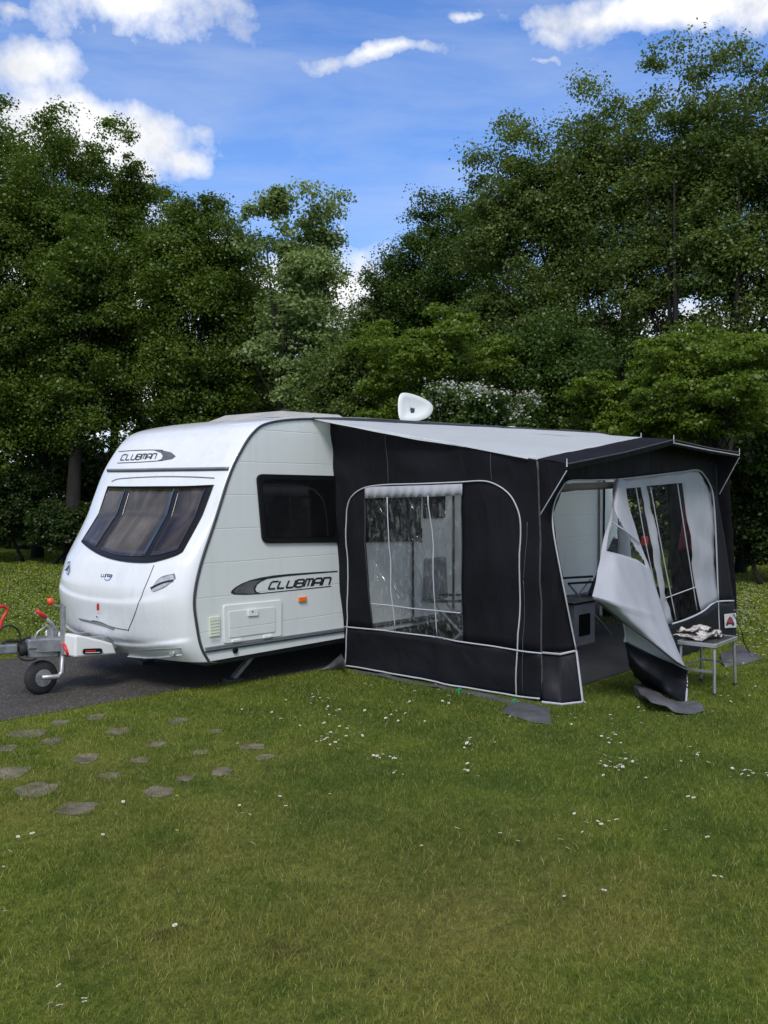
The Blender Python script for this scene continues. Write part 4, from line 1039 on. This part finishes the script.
chair((1.02, -.62, 0), R(-150), 'dark folding chair behind the clear awning side window')
# maroon jacket hanging inside
pj_ = at(684, 540, 1, YF+.35)
jk_ = thing('hanging_jacket', 'maroon jacket hanging inside the awning behind the right window', 'jacket', pj_)
def J(px, py, o=.35): return at(px, py, 1, YF+o)
mb = smoothsheet([[J(685, 500), J(687.5, 499, .30), J(690, 501)], [J(683, 525), J(687.5, 524, .25), J(692, 526)], [J(679, 550), J(687, 551, .24), J(694, 551)]], 5, 6); mb.build('cloth', M['maroon'], jk_, smooth=True, solid=.03)
mb = MB(); mb.tube(catmull([J(684, 502), J(687.5, 498, .33), J(691, 503)], 4), .006, 6); mb.tube([J(687.5, 498, .33), J(687.5, 488, .33)], .004, 6); mb.build('hanger', M['gasket'], jk_)
# red can/handle seen through flap window
rb_ = thing('red_lantern', 'small red lantern hanging behind the folded door flap', 'lantern', at(644.5, 541, 1, YF+.5))
pr = at(644.8, 541, 1, YF+.35); mb = MB(); mb.lathe(pr-Vector((0, 0, .05)), (0, 0, 1), [(0, .02), (.01, .035), (.09, .035), (.10, .02)], 14); mb.build('lantern_body', M['red'], rb_)
mb = MB(); mb.tube([pr+Vector((0, 0, .05)), pr+Vector((0, 0, .55))], .004, 6); mb.build('cord', M['gasket'], rb_)

# ------------------------------------------------------------------ SETTING: ground
mb = MB(); mb.add([(-300, -300, 0), (300, -300, 0), (300, 300, 0), (-300, 300, 0)], [(0, 1, 2, 3)])
struct(mb.build('lawn', M['lawn']))
near = [(-9, .62), (-6, .55), (-4.5, .50), (-3.22, .47), (-2.8, .42), (-2.43, .40), (-2.0, .37), (-1.66, .36), (-1.3, .28), (-.93, .19), (-.5, .12), (0, .1), (1, .08), (4, .05), (7.5, 0)]
far_ = [(7.5, 3.0), (4, 3.0), (0, 2.98), (-2, 2.93), (-4, 2.95), (-9, 3.0)]
rng2 = random.Random(3)
def rough(pts, amp=.035, step=.12):
    out = []
    for a, b in zip(pts, pts[1:]):
        n = max(1, int(math.dist(a, b)/step))
        for i in range(n):
            t = i/n; out.append((a[0]+(b[0]-a[0])*t, a[1]+(b[1]-a[1])*t+rng2.uniform(-amp, amp)))
    out.append(pts[-1]); return out
pn = rough(near); pfar = rough(far_)
mb = MB(); mb.add([(x, y, .004) for x, y in pn+pfar], [tuple(range(len(pn)+len(pfar)))]); struct(mb.build('tarmac_pitch', M['tarmac']))
nx = np.array([p[0] for p in near]); ny = np.array([p[1] for p in near])
# worn slabs showing through the turf
slabs = []
for (px, py, wpx, hp) in ((28,733,52,5),(60,722,24,3),(140,760,24,4),(185,778,22,4),(8,748,26,4),(110,775,26,4),(200,752,20,3),(118,731,30,5),(178,720.5,26,4),(157,744,20,4),(52,741,26,5),(12,772,46,8),(36,789,56,9),(78,808,52,8),(158,791,40,7),(252,746,32,4),(222,771,28,6),(95,717,22,4),(85,758,30,6),(215,731,18,3),(265,757,24,4)):
    c = g0(px, py, .005); rxx = (g0(px+wpx/2, py)-g0(px-wpx/2, py)).length/2; ry = (g0(px, py-hp)-g0(px, py+hp)).length/2
    pts = []; n = 34; sd = random.random()*9
    for i in range(n):
        a = 2*math.pi*i/n; k_ = .85+.28*mnoise.noise(Vector((math.cos(a)*1.6+sd, math.sin(a)*1.6, sd)))+.07*mnoise.noise(Vector((math.cos(a)*6+sd, math.sin(a)*6, sd)))
        sq = 1/max(abs(math.cos(a)), abs(math.sin(a)))**.5
        d = rx*math.cos(a)*rxx*.88*k_*sq + fx*math.sin(a)*ry*.8*k_*sq; pts.append((c.x+d.x, c.y+d.y, .002))
    mb = MB(); mb.prism(pts, (0, 0, .003)); struct(mb.build('paving_slab', M['slab'])); slabs.append((c.x, c.y, rxx*.85, ry*.85))

# ------------------------------------------------------------------ grass blades (one mesh of many blades: uncountable)
def blades(n, dmin, dmax, hmin, hmax, wid, power, name, label):
    d = dmin + (dmax-dmin)*rng.random(n)**power
    lat = (rng.random(n)-.5)*2*(.47)*d*1.08
    X = CAM.x + fx.x*d + rx.x*lat; Y = CAM.y + fx.y*d + rx.y*lat
    # not on the tarmac, on slabs only sparsely, not inside the awning
    edge = np.interp(X, nx, ny) + rng.normal(0, .035, n)
    on_t = (Y > edge) & (Y < 2.95+rng.normal(0, .05, n)) & (X < 7.5)
    ins = (X > -.10) & (X < XF) & (Y < .1) & (Y > YF+.02)
    ok = ~on_t & ~ins
    for (cx, cy, ra, rbb) in slabs:
        ddx = X-cx; ddy = Y-cy; u_ = (ddx*rx.x+ddy*rx.y)/ra; v_ = (ddx*fx.x+ddy*fx.y)/rbb
        ok &= ~((u_*u_+v_*v_ < 1) & (rng.random(n) < .50*(1-.9*(u_*u_+v_*v_))))
    X = X[ok]; Y = Y[ok]; d = d[ok]; n = len(X)
    # clumping: height modulated by a smooth pattern
    hm = .7 + .22*np.sin(X*3.1+np.sin(Y*2.3)*2)*np.sin(Y*3.7+np.sin(X*1.7)*2) + .22*np.sin(X*11+3*np.sin(Y*7))*np.sin(Y*13+3*np.sin(X*9)) + .2*rng.random(n)
    H_ = (hmin+(hmax-hmin)*rng.random(n)**1.6)*hm
    a = rng.random(n)*2*np.pi; ln = H_*(.25+.9*rng.random(n)); la = rng.random(n)*2*np.pi
    w_ = wid*(.6+.8*rng.random(n))*(1+np.maximum(d-5, 0)*.16)
    wx = np.cos(a)*w_/2; wy = np.sin(a)*w_/2; lx = np.cos(la)*ln; ly = np.sin(la)*ln
    V = np.zeros((n, 5, 3), np.float32)
    V[:,0] = np.stack([X-wx, Y-wy, np.zeros(n)], 1); V[:,1] = np.stack([X+wx, Y+wy, np.zeros(n)], 1)
    V[:,2] = np.stack([X+wx*.7+lx*.35, Y+wy*.7+ly*.35, H_*.6], 1); V[:,3] = np.stack([X-wx*.7+lx*.35, Y-wy*.7+ly*.35, H_*.6], 1)
    V[:,4] = np.stack([X+lx, Y+ly, H_], 1)
    me = bpy.data.meshes.new(name); me.vertices.add(n*5); me.vertices.foreach_set('co', V.ravel())
    base = (np.arange(n)*5)[:, None]
    loops = np.concatenate([base+np.array([[0,1,2,3]]), base+np.array([[3,2,4]])], 1).ravel().astype(np.int32)
    me.loops.add(n*7); me.loops.foreach_set('vertex_index', loops)
    st = np.zeros(n*2, np.int32); st[0::2] = np.arange(n)*7; st[1::2] = np.arange(n)*7+4
    me.polygons.add(n*2); me.polygons.foreach_set('loop_start', st)
    me.update(calc_edges=True)
    o = link(name, me, M['blade']); o['kind'] = 'stuff'; o['label'] = label; o['category'] = 'grass'; return o
blades(680000, 2.3, 11, .010, .034, .0025, .8, 'grass', 'short mown grass covering the foreground lawn')
blades(220000, 10, 26, .02, .05, .010, .8, 'grass', 'short grass farther back around the caravan and trees')
blades(4200, 2.4, 8, .035, .075, .0028, .8, 'grass', 'scattered taller grass tufts in the foreground')

# ------------------------------------------------------------------ daisies
def flower(name, petals, pr_, cr_, mp_, h=.035):
    mb = MB(); n = petals
    me_v = []; me_f = []; mi = []
    for i in range(n):
        a = 2*math.pi*i/n; w2 = math.pi/n*.85
        o = len(me_v)
        me_v += [(cr_*.6*math.cos(a), cr_*.6*math.sin(a), h), (pr_*.75*math.cos(a-w2), pr_*.75*math.sin(a-w2), h+.002), (pr_*math.cos(a), pr_*math.sin(a), h+.001), (pr_*.75*math.cos(a+w2), pr_*.75*math.sin(a+w2), h+.002)]
        me_f.append((o, o+1, o+2, o+3)); mi.append(0)
    o = len(me_v); me_v.append((0, 0, h+.004))
    for i in range(8): a = 2*math.pi*i/8; me_v.append((cr_*math.cos(a), cr_*math.sin(a), h+.0025))
    for i in range(8): me_f.append((o, o+1+i, o+1+(i+1) % 8)); mi.append(1)
    o = len(me_v); me_v += [(-.0008, 0, 0), (.0008, 0, 0), (.0008, 0, h), (-.0008, 0, h)]; me_f.append((o, o+1, o+2, o+3)); mi.append(2)
    me = bpy.data.meshes.new(name); me.from_pydata(me_v, [], me_f)
    for q in (mp_, M['yellow'], M['blade']): me.materials.append(q)
    me.polygons.foreach_set('material_index', mi); me.update(); return me
dm = flower('daisy', 12, .013, .0045, M['petal']); bm_ = flower('buttercup', 5, .010, .004, M['yellow'], .045)
spots = []
def cl(px, py, sx, sy, n):
    for _ in range(int(n*1.25)): spots.append((px+random.gauss(0, sx), py+random.gauss(0, sy)))
for a in ((315,706,22,9,22),(335,738,14,5,16),(300,722,40,18,16),(400,690,30,6,8),(385,762,8,2,8),(470,747,9,4,9),(468,772,6,5,5),(390,715,25,8,8),(392,780,6,2,3),(614,768,10,4,14),(610,742,8,4,6),(750,777,12,4,9),(700,762,10,6,5),(630,712,22,10,14),(622,770,14,5,6),(560,716,20,6,6),(740,700,15,8,8),(692,800,25,12,4),(600,826,16,5,6),(740,668,18,8,14),(745,620,14,12,40),(750,595,14,5,40),(25,610,22,9,26),(20,590,22,6,26),(45,625,10,5,10),(460,700,20,5,6)): cl(*a)
spots += [(177,932),(52,1010),(83,1010),(60,1018),(85,1012),(62,992),(5,859),(3,870),(18,842),(25,842),(33,840),(102,840),(123,806),(240,808),(243,818),(247,819),(279,802),(286,811),(500,839),(517,849),(560,846),(566,853),(720,880),(603,1017-120),(665,835),(709,843),(714,882),(422,850),(455,835),(5,921),(249,850),(565,900)]
spots = [(x, y) for x, y in spots if y > 576]
random.shuffle(spots)
cnt = 0; farv = []
def allowed(p):
    e = float(np.interp(p.x, nx, ny))
    if p.y > e-.05 and p.y < 3.05 and p.x < 7.5: return False
    if -.1 < p.x < XF+.1 and YF-.05 < p.y < .15: return False
    return True
spots.sort(key=lambda s: -s[1])
for (px, py) in spots:
    p = g0(px, py)
    if not allowed(p): continue
    if cnt < 290:
        o = bpy.data.objects.new('daisy', dm); COL.objects.link(o); o.location = p
        s = random.uniform(.55, 1.05); o.scale = (s, s, s*random.uniform(.8, 1.2)); o.rotation_euler = (random.gauss(0, .25), random.gauss(0, .25), random.random()*6.3)
        tag(o, 'small white daisy with yellow centre growing in the lawn', 'daisy', 'daisies in the lawn'); cnt += 1
    else: farv.append(p)
print('daisies', cnt, len(farv))
# the rest, too many and too far: one object
mb = MB()
for _ in range(420):
    px, py = (random.uniform(-30, 62), 572+60*random.random()**1.6) if random.random() < .5 else (random.uniform(734, 790), 582+70*random.random()**1.5)
    farv.append(g0(px, py))
for p in farv:
    if not allowed(p): continue
    s = random.uniform(.008, .014); z = random.uniform(.03, .05); a0 = random.random()
    mb.add([(p.x+math.cos(a0+k_*1.047)*s, p.y+math.sin(a0+k_*1.047)*s, z+.003*(k_ % 2)) for k_ in range(6)] , [(0,1,2,3,4,5)])
o = mb.build('daisies', M['petal']); o['kind'] = 'stuff'; o['label'] = 'white daisies scattered thickly over the far lawn'; o['category'] = 'daisies'
for i, (px, py) in enumerate(((177, 804), (177, 839.5), (330, 802))):
    o = bpy.data.objects.new('buttercup', bm_); COL.objects.link(o); o.location = g0(px, py)
    tag(o, ['upper yellow buttercup in the grass below the worn slabs', 'lower yellow buttercup in the grass below the worn slabs', 'lone yellow buttercup right of the other two'][i], 'buttercup', 'yellow buttercups')
# ribwort-like weeds
def weed(px, py, s, label):
    p = g0(px, py); mb = MB()
    for i in range(9):
        a = i*.7+random.random()*.3; L = s*random.uniform(.7, 1.1); w2 = L*.14
        dx, dy = math.cos(a), math.sin(a); q = [(0, 0, .005), (.3, w2, .02), (.7, w2*.9, .03), (1, 0, .02), (.7, -w2*.9, .03), (.3, -w2, .02)]
        mb.add([(p.x+dx*L*t-dy*w_, p.y+dy*L*t+dx*w_, z) for t, w_, z in q], [(0,1,2,3,4,5)])
    o = mb.build('weed', M['leaf_ash']); mesh_origin(o, p); tag(o, label, 'weed', 'broad leaved weeds in the lawn')
#weed(305, 803, .075, 'broad leaved weed rosette in the grass right of the worn slabs')
#weed(168, 893, .07, 'small weed rosette in the left foreground')

# ------------------------------------------------------------------ TREES
random.seed(21)
def leafmesh(name, centers, radii, per, size, mat, flat=.75, parent=None, asp=.7, squash=.62):
    C_ = np.repeat(np.array(centers), per, 0); Rr_ = np.repeat(np.array(radii), per)
    n = len(C_)
    d = rng.normal(size=(n, 3)); d /= np.linalg.norm(d, axis=1)[:, None]
    rad = (rng.random(n)**.62)*Rr_*1.12
    # every clump is made of a few offset tufts, so its outline is uneven
    K = len(centers); nt_ = 5
    toff = rng.normal(size=(K, nt_, 3)); toff /= np.linalg.norm(toff, axis=2)[:, :, None]; toff *= np.array(radii)[:, None, None]*.75*rng.random((K, nt_, 1))**.4
    pick = rng.integers(0, nt_, n); tsc = (.35+.45*rng.random((K, nt_)))[np.repeat(np.arange(K), per), pick]
    P = C_ + (toff[np.repeat(np.arange(K), per), pick] + d*(rad*tsc)[:, None])*np.array([1, 1, squash])
    nrm = d*.6 + rng.normal(size=(n, 3))*.55 + np.array([0, 0, .65]); nrm /= np.linalg.norm(nrm, axis=1)[:, None]
    t = rng.normal(size=(n, 3)); t -= nrm*(t*nrm).sum(1)[:, None]; t /= np.linalg.norm(t, axis=1)[:, None]
    b = np.cross(nrm, t); s = size*(.6+.8*rng.random(n))
    s = s[:, None]
    V = np.stack([P-t*s*.5, P+b*s*asp*.5-nrm*s*.08, P+t*s*.5, P-b*s*asp*.5-nrm*s*.08], 1).astype(np.float32)
    me = bpy.data.meshes.new(name); me.vertices.add(n*4); me.vertices.foreach_set('co', V.ravel())
    me.loops.add(n*4); me.loops.foreach_set('vertex_index', np.arange(n*4, dtype=np.int32))
    me.polygons.add(n); me.polygons.foreach_set('loop_start', np.arange(n, dtype=np.int32)*4)
    me.update(calc_edges=True)
    return link(name, me, mat, parent)
def tree(px, depth, top_y, bot_y, r_px, mat, label, name='deciduous_tree', per=330, nclump=110, leaf=.068, cr=(.5, .95), trunk_r=.16, dens=1., group='trees behind the caravan', squash=.62, stems=1, blossom=None, ry=None, hollow=.45, lean=0.):
    base = ground(px, depth); zt = zat(top_y, depth); zb = max(zat(bot_y, depth), .3); rad = r_px/F*depth
    t = thing(name, label, 'tree' if name != 'shrub' else 'shrub', base, group)
    nclump = int(nclump*1.55); per = int(per*.62); cr = (cr[0]*.72, cr[1]*.80)
    cz = (zt+zb)/2; hz_ = (zt-zb)/2; cs = []; rs = []
    tries = 0
    while len(cs) < nclump and tries < nclump*20:
        tries += 1
        d = Vector((random.gauss(0, 1), random.gauss(0, 1), random.gauss(0, 1))).normalized()
        d = Vector([math.copysign(abs(v_)**.75, v_) for v_ in d])
        k_ = random.uniform(hollow, 1)
        # uneven envelope
        en = 1 + .38*mnoise.noise(d*1.7 + Vector((px*.13, depth, 0)))
        c = random.uniform(*cr)*min(1, rad/2.0+.35)
        q = Vector((base.x, base.y, cz)) + Vector((d.x*(rad-c*.5), d.y*(rad-c*.5), d.z*(hz_-c*.5)))*k_*min(en, 1.12)
        if q.z < .3: continue
        cs.append(q); rs.append(c)
    low_ = min(range(len(cs)), key=lambda i: (cs[i]-Vector((base.x, base.y, cz))).length); seen = {low_}; todo = [low_]
    while todo:
        i = todo.pop()
        for j in range(len(cs)):
            if j not in seen and (cs[i]-cs[j]).length < .95*(rs[i]+rs[j]): seen.add(j); todo.append(j)
    keep_ = sorted(seen)
    keep_ = [i for i in keep_ if sorted((cs[i]-cs[q]).length for q in keep_)[2] < 1.3*rs[i]+.2]
    cs = [cs[i] for i in keep_]; rs = [rs[i]*1.12 for i in keep_]
    leafmesh('crown', cs, rs, int(per*dens*2.5*(.068/leaf)**.5), leaf, mat, parent=t, squash=squash)
    if blossom:
        oc = random.sample(range(len(cs)), int(len(cs)*.7))
        leafmesh('blossom', [cs[i]+Vector((0, 0, .12)) - fx*.12 for i in oc], [rs[i]*1.02 for i in oc], blossom, .045, M['blossom'], parent=t, asp=.9)
    mb = MB()
    for s in range(stems):
        off_ = Vector((random.uniform(-.3, .3), random.uniform(-.3, .3), 0))*(0 if stems == 1 else 1.6)
        pts = []; hh_ = zt-zb*.0-.8
        for i in range(9):
            f = i/8; pts.append(base+off_*(1+f*.8)+Vector((.18*math.sin(f*4+px)+lean*f, .18*math.cos(f*3+px), hh_*f*.80)))
        rsz = [trunk_r*(1.25 if i == 0 else 1)*(1-.85*i/8) for i in range(9)]
        mb.tube(pts, rsz, 8)
        for q in random.sample(cs, min(len(cs), int(26/stems))):
            f = min(.9, max(.2, (q.z-.28*(q-pts[4]).length - base.z)/hh_)); i = min(7, int(f*8)); p = pts[i].lerp(pts[i+1], f*8-i)
            if (q-p).length < .3: continue
            mid = p.lerp(q, .5)+Vector((random.uniform(-.2, .2), random.uniform(-.2, .2), .12*(q-p).length))
            mb.tube(catmull([p, mid, q], 3), [rsz[i]*.42*(1-.13*k_) for k_ in range(7)], 5, cap=False)
    mb.build('trunk', M['bark'], t, smooth=True)
    return t
OAK, DK, ASH, MID, MAP = M['leaf_oak'], M['leaf_dark'], M['leaf_ash'], M['leaf_mid'], M['leaf_maple']
GL = 'broadleaf trees on the left'; GR = 'tall thin stemmed trees on the right'; GF = 'lighter small trees in front of the wood'
tree(-45, 22, 96, 520, 95, OAK, 'dense oak cut off by the left edge of the photo', nclump=130, group=GL)
tree(38, 23.5, 98, 480, 85, OAK, 'tall oak with a bumpy top, second from the left edge', nclump=225, trunk_r=.14, group=GL)
tree(80, 22.3, 205, 470, 62, OAK, 'oak with a thick dark straight trunk left of the caravan', nclump=80, trunk_r=.22, group=GL)
tree(118, 24.5, 122, 450, 68, OAK, 'oak with ragged knobbly top above the caravan nose', nclump=170, group=GL, cr=(.35, .8))
tree(196, 23, 190, 470, 66, OAK, 'lower rounded oak above the caravan front window', nclump=165, group=GL)
tree(244, 25, 238, 470, 52, MID, 'loose leaved tree between the oaks and the pale ash', nclump=85, dens=.8, group=GL)
tree(302, 21.5, 138, 430, 58, ASH, 'pale thin crowned ash with sky showing through', name='ash_tree', nclump=85, per=230, leaf=.085, cr=(.38, .7), trunk_r=.10, hollow=.1, stems=2)
tree(352, 26, 300, 470, 48, MID, 'narrow tree between the pale ash and the dark trees', nclump=90)
tree(402, 26, 222, 470, 46, DK, 'dark green tree behind the satellite dish', nclump=105)
tree(455, 25, 184, 470, 60, DK, 'dark dense tree rising left of the tall right group', nclump=150)
tree(525, 22, 98, 450, 66, MID, 'tall tree with a rounded top, leftmost of the tall right group', nclump=145, trunk_r=.13, stems=2, group=GR)
tree(592, 21.5, 80, 380, 62, MID, 'tall thin stemmed tree in the middle of the right group', nclump=105, trunk_r=.10, stems=3, hollow=.3, dens=.85, group=GR)
tree(662, 20.5, 62, 370, 68, MID, 'tall tree with open lower branches above the awning roof', nclump=100, trunk_r=.11, stems=3, hollow=.3, dens=.85, group=GR)
tree(735, 19.5, 34, 380, 62, MID, 'tallest tree near the right edge with a feathery top', nclump=100, trunk_r=.11, stems=3, hollow=.3, dens=.85, group=GR)
tree(815, 19, 40, 420, 60, MID, 'tall tree cut off by the right edge of the photo', nclump=100, trunk_r=.12, group=GR)
# lighter maples in front
tree(430, 18.5, 300, 450, 95, MAP, 'yellow green maple spreading above the satellite dish', name='maple_tree', squash=.38, hollow=.35, nclump=84, per=280, leaf=.066, cr=(.3, .65), trunk_r=.09, group=GF)
tree(340, 20, 335, 460, 45, MID, 'small tree just above the caravan roof light', name='small_tree', nclump=55, per=240, leaf=.066, trunk_r=.08, group=GF)
tree(550, 19.5, 300, 480, 66, DK, 'dark small tree behind the white blossomed hawthorn', name='small_tree', nclump=100, per=280, trunk_r=.08, group=GF)
tree(620, 17, 350, 470, 70, MAP, 'low yellow green maple just above the middle of the awning roof', name='maple_tree', squash=.38, hollow=.35, nclump=56, per=280, leaf=.062, cr=(.28, .6), trunk_r=.07, group=GF)
tree(712, 15.5, 308, 458, 90, MAP, 'yellow green maple spreading over the awning canopy', name='maple_tree', squash=.38, hollow=.35, nclump=92, per=280, leaf=.062, cr=(.28, .6), trunk_r=.09, group=GF)
tree(800, 16.5, 350, 520, 55, DK, 'dark small tree at the right edge below the maple', name='small_tree', nclump=70, per=280, trunk_r=.08, group=GF)
tree(480, 16.5, 380, 460, 62, DK, 'hawthorn with white blossom showing above the awning roof', name='hawthorn', nclump=60, per=260, leaf=.06, cr=(.25, .5), trunk_r=.06, blossom=55, group=GF)
# dark shrubs of the understory
sh = [(-40, 22, 440, 60), (15, 22.5, 455, 45), (62, 21.6, 500, 34), (130, 24, 490, 42), (180, 24.5, 450, 45), (715, 17.5, 470, 40), (758, 17.2, 455, 40), (805, 17, 440, 50)]
lb = ['dark shrub at the left edge under the oaks', 'dark shrub beside the thick oak trunk', 'dark shrub right at the foot of the thick oak trunk', 'dark shrub behind the caravan nose', 'dark shrub hidden mostly by the caravan front window', 'dark shrub just right of the awning corner', 'dark shrub near the right edge behind the daisies', 'dark shrub cut off by the right edge']
for (px, dp_, ty, rp), l_ in zip(sh, lb):
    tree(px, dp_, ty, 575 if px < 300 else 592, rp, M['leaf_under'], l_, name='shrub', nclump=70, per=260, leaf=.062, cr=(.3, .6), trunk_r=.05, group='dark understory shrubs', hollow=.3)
# far wood behind everything: reads as one dark mass
cs = []; rs = []
for i in range(1500):
    px = random.uniform(-260, 1050); dp_ = random.uniform(27, 33)
    ymax = np.interp(px, [-260, 60, 95, 135, 160, 330, 420, 1050], [7.5, 6.5, 2.6, 2.6, 5.0, 6.0, 6.6, 6.6])
    p = ground(px, dp_); cs.append((p.x, p.y, random.uniform(0, 1)**.9*float(ymax))); rs.append(random.uniform(.6, 1.2))
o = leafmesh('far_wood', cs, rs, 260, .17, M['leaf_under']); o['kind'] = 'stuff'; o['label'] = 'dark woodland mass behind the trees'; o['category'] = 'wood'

# ------------------------------------------------------------------ light and sky
SUN_EL, SUN_AZ = 47, None
sdir = (-fx - rx*.12).normalized()          # horizontal direction towards the sun: behind and left of the camera
sv = sdir*math.cos(R(SUN_EL)) + UP*math.sin(R(SUN_EL))
ld = bpy.data.lights.new('sun', 'SUN'); ld.energy = 2.7; ld.angle = R(20); ld.color = (1, .955, .88)
lo_ = bpy.data.objects.new('sun', ld); COL.objects.link(lo_); lo_.rotation_euler = sv.to_track_quat('Z', 'Y').to_euler()
wd = bpy.data.worlds.new('World'); scene.world = wd; wd.use_nodes = True; nt = wd.node_tree; nt.nodes.clear()
out = nt.nodes.new('ShaderNodeOutputWorld'); bg = nt.nodes.new('ShaderNodeBackground'); nt.links.new(bg.outputs[0], out.inputs[0])
sk_ = nt.nodes.new('ShaderNodeTexSky'); sk_.sky_type = 'NISHITA'; sk_.sun_disc = False
sk_.sun_elevation = R(SUN_EL); sk_.sun_rotation = math.atan2(sdir.x, sdir.y); sk_.air_density = 1.0; sk_.dust_density = .4; sk_.ozone_density = 2.2
SKY = .105
bg.inputs[1].default_value = SKY
tc = nt.nodes.new('ShaderNodeTexCoord').outputs['Generated']
def dotn(v):
    n = nt.nodes.new('ShaderNodeVectorMath'); n.operation = 'DOT_PRODUCT'; nt.links.new(tc, n.inputs[0]); n.inputs[1].default_value = tuple(v); return n.outputs['Value']
az = mth(nt, 'MULTIPLY', mth(nt, 'ARCTAN2', dotn(rx), dotn(fx)), 57.2958)
el = mth(nt, 'MULTIPLY', mth(nt, 'ARCSINE', dotn(UP)), 57.2958)
def azel(px, py):
    r = ray(px, py).normalized(); return math.degrees(math.atan2(r.dot(rx), r.dot(fx))), math.degrees(math.asin(r.z))
warp = noise_node(nt, tc, 8, 5, .6)
ws = nt.nodes.new('ShaderNodeSeparateColor'); nt.links.new(warp.outputs['Color'], ws.inputs[0])
azw = mth(nt, 'ADD', az, mapr(nt, ws.outputs[0], 0, 1, -3.5, 3.5)); elw = mth(nt, 'ADD', el, mapr(nt, ws.outputs[1], 0, 1, -2.2, 2.2))
mask = None
for (px, py, a, b, s) in ((140,-8,105,48,1.15),(45,58,75,28,.95),(25,112,80,26,1.2),(90,140,135,42,1.6),(180,155,60,28,1.3),(300,305,130,75,1.3),(60,330,260,150,1.6),(585,12,150,27,1.05),(710,0,140,28,1.25),(545,32,50,20,1.0),(395,58,95,12,1.1),(470,20,40,9,.8),(540,58,24,8,.9),(660,330,240,80,.9),(15,0,60,14,.7)):
    A, E_ = azel(px, py); k1 = a/F*57.3; k2 = b/F*57.3
    u = mth(nt, 'DIVIDE', mth(nt, 'SUBTRACT', azw, A), k1); v = mth(nt, 'DIVIDE', mth(nt, 'SUBTRACT', elw, E_), k2)
    d = mth(nt, 'SQRT', mth(nt, 'ADD', mth(nt, 'MULTIPLY', u, u), mth(nt, 'MULTIPLY', v, v)))
    q = mapr(nt, d, 0, 1.6, s*1.05, -.75)
    mask = q if mask is None else mth(nt, 'MAXIMUM', mask, q)
n1 = noise_node(nt, tc, 13, 10, .62, 0)
mask = mth(nt, 'ADD', mask, mapr(nt, n1.outputs[0], .2, .8, -.85, .85))
mask = mth(nt, 'POWER', mapr(nt, mask, .15, .95, 0, 1), .8)
# unseen clouds behind and above the camera, added to soften the light
n2 = noise_node(nt, tc, 2.6, 8, .6)
rest = mth(nt, 'MULTIPLY', mapr(nt, n2.outputs[0], .42, .60), mapr(nt, mth(nt, 'MAXIMUM', mth(nt, 'ABSOLUTE', az), mth(nt, 'MULTIPLY', el, 1.1)), 38, 60))
mask = mth(nt, 'MAXIMUM', mask, rest)
# thin cirrus veils
mp = nt.nodes.new('ShaderNodeMapping'); mp.inputs['Rotation'].default_value = (.15, .12, YAW-.2); mp.inputs['Scale'].default_value = (2, 2.0, 10); nt.links.new(tc, mp.inputs[0])
n3 = noise_node(nt, mp.outputs[0], 1.6, 6, .6, .4)
cir = mapr(nt, n3.outputs[0], .40, .76, 0, .42)
n4 = noise_node(nt, tc, 7, 6, .6)
ccol = mixc(nt, mapr(nt, n4.outputs[0], .35, .65), (.66/SKY, .69/SKY, .75/SKY), (1.12/SKY, 1.12/SKY, 1.12/SKY))
low = mapr(nt, el, 4, 34, .38, 0)
skyc = mixc(nt, 1.0, sk_.outputs[0], (.74, 1.12, 1.75), 'MULTIPLY')
skyc = mixc(nt, low, skyc, (.38/SKY, .62/SKY, 1.0/SKY))
c = mixc(nt, cir, skyc, (.62/SKY, .70/SKY, .85/SKY))
c = mixc(nt, mask, c, ccol)
nt.links.new(c, bg.inputs[0])

scene.render.engine = 'CYCLES'
scene.cycles.max_bounces = 5; scene.cycles.transparent_max_bounces = 8; scene.cycles.use_denoising = True
vs_ = scene.view_settings; vs_.view_transform = 'Standard'; vs_.look = 'None'; vs_.gamma = 1; vs_.use_curve_mapping = False; vs_.exposure = 0.1
scene.render.resolution_x = 768; scene.render.resolution_y = 1024
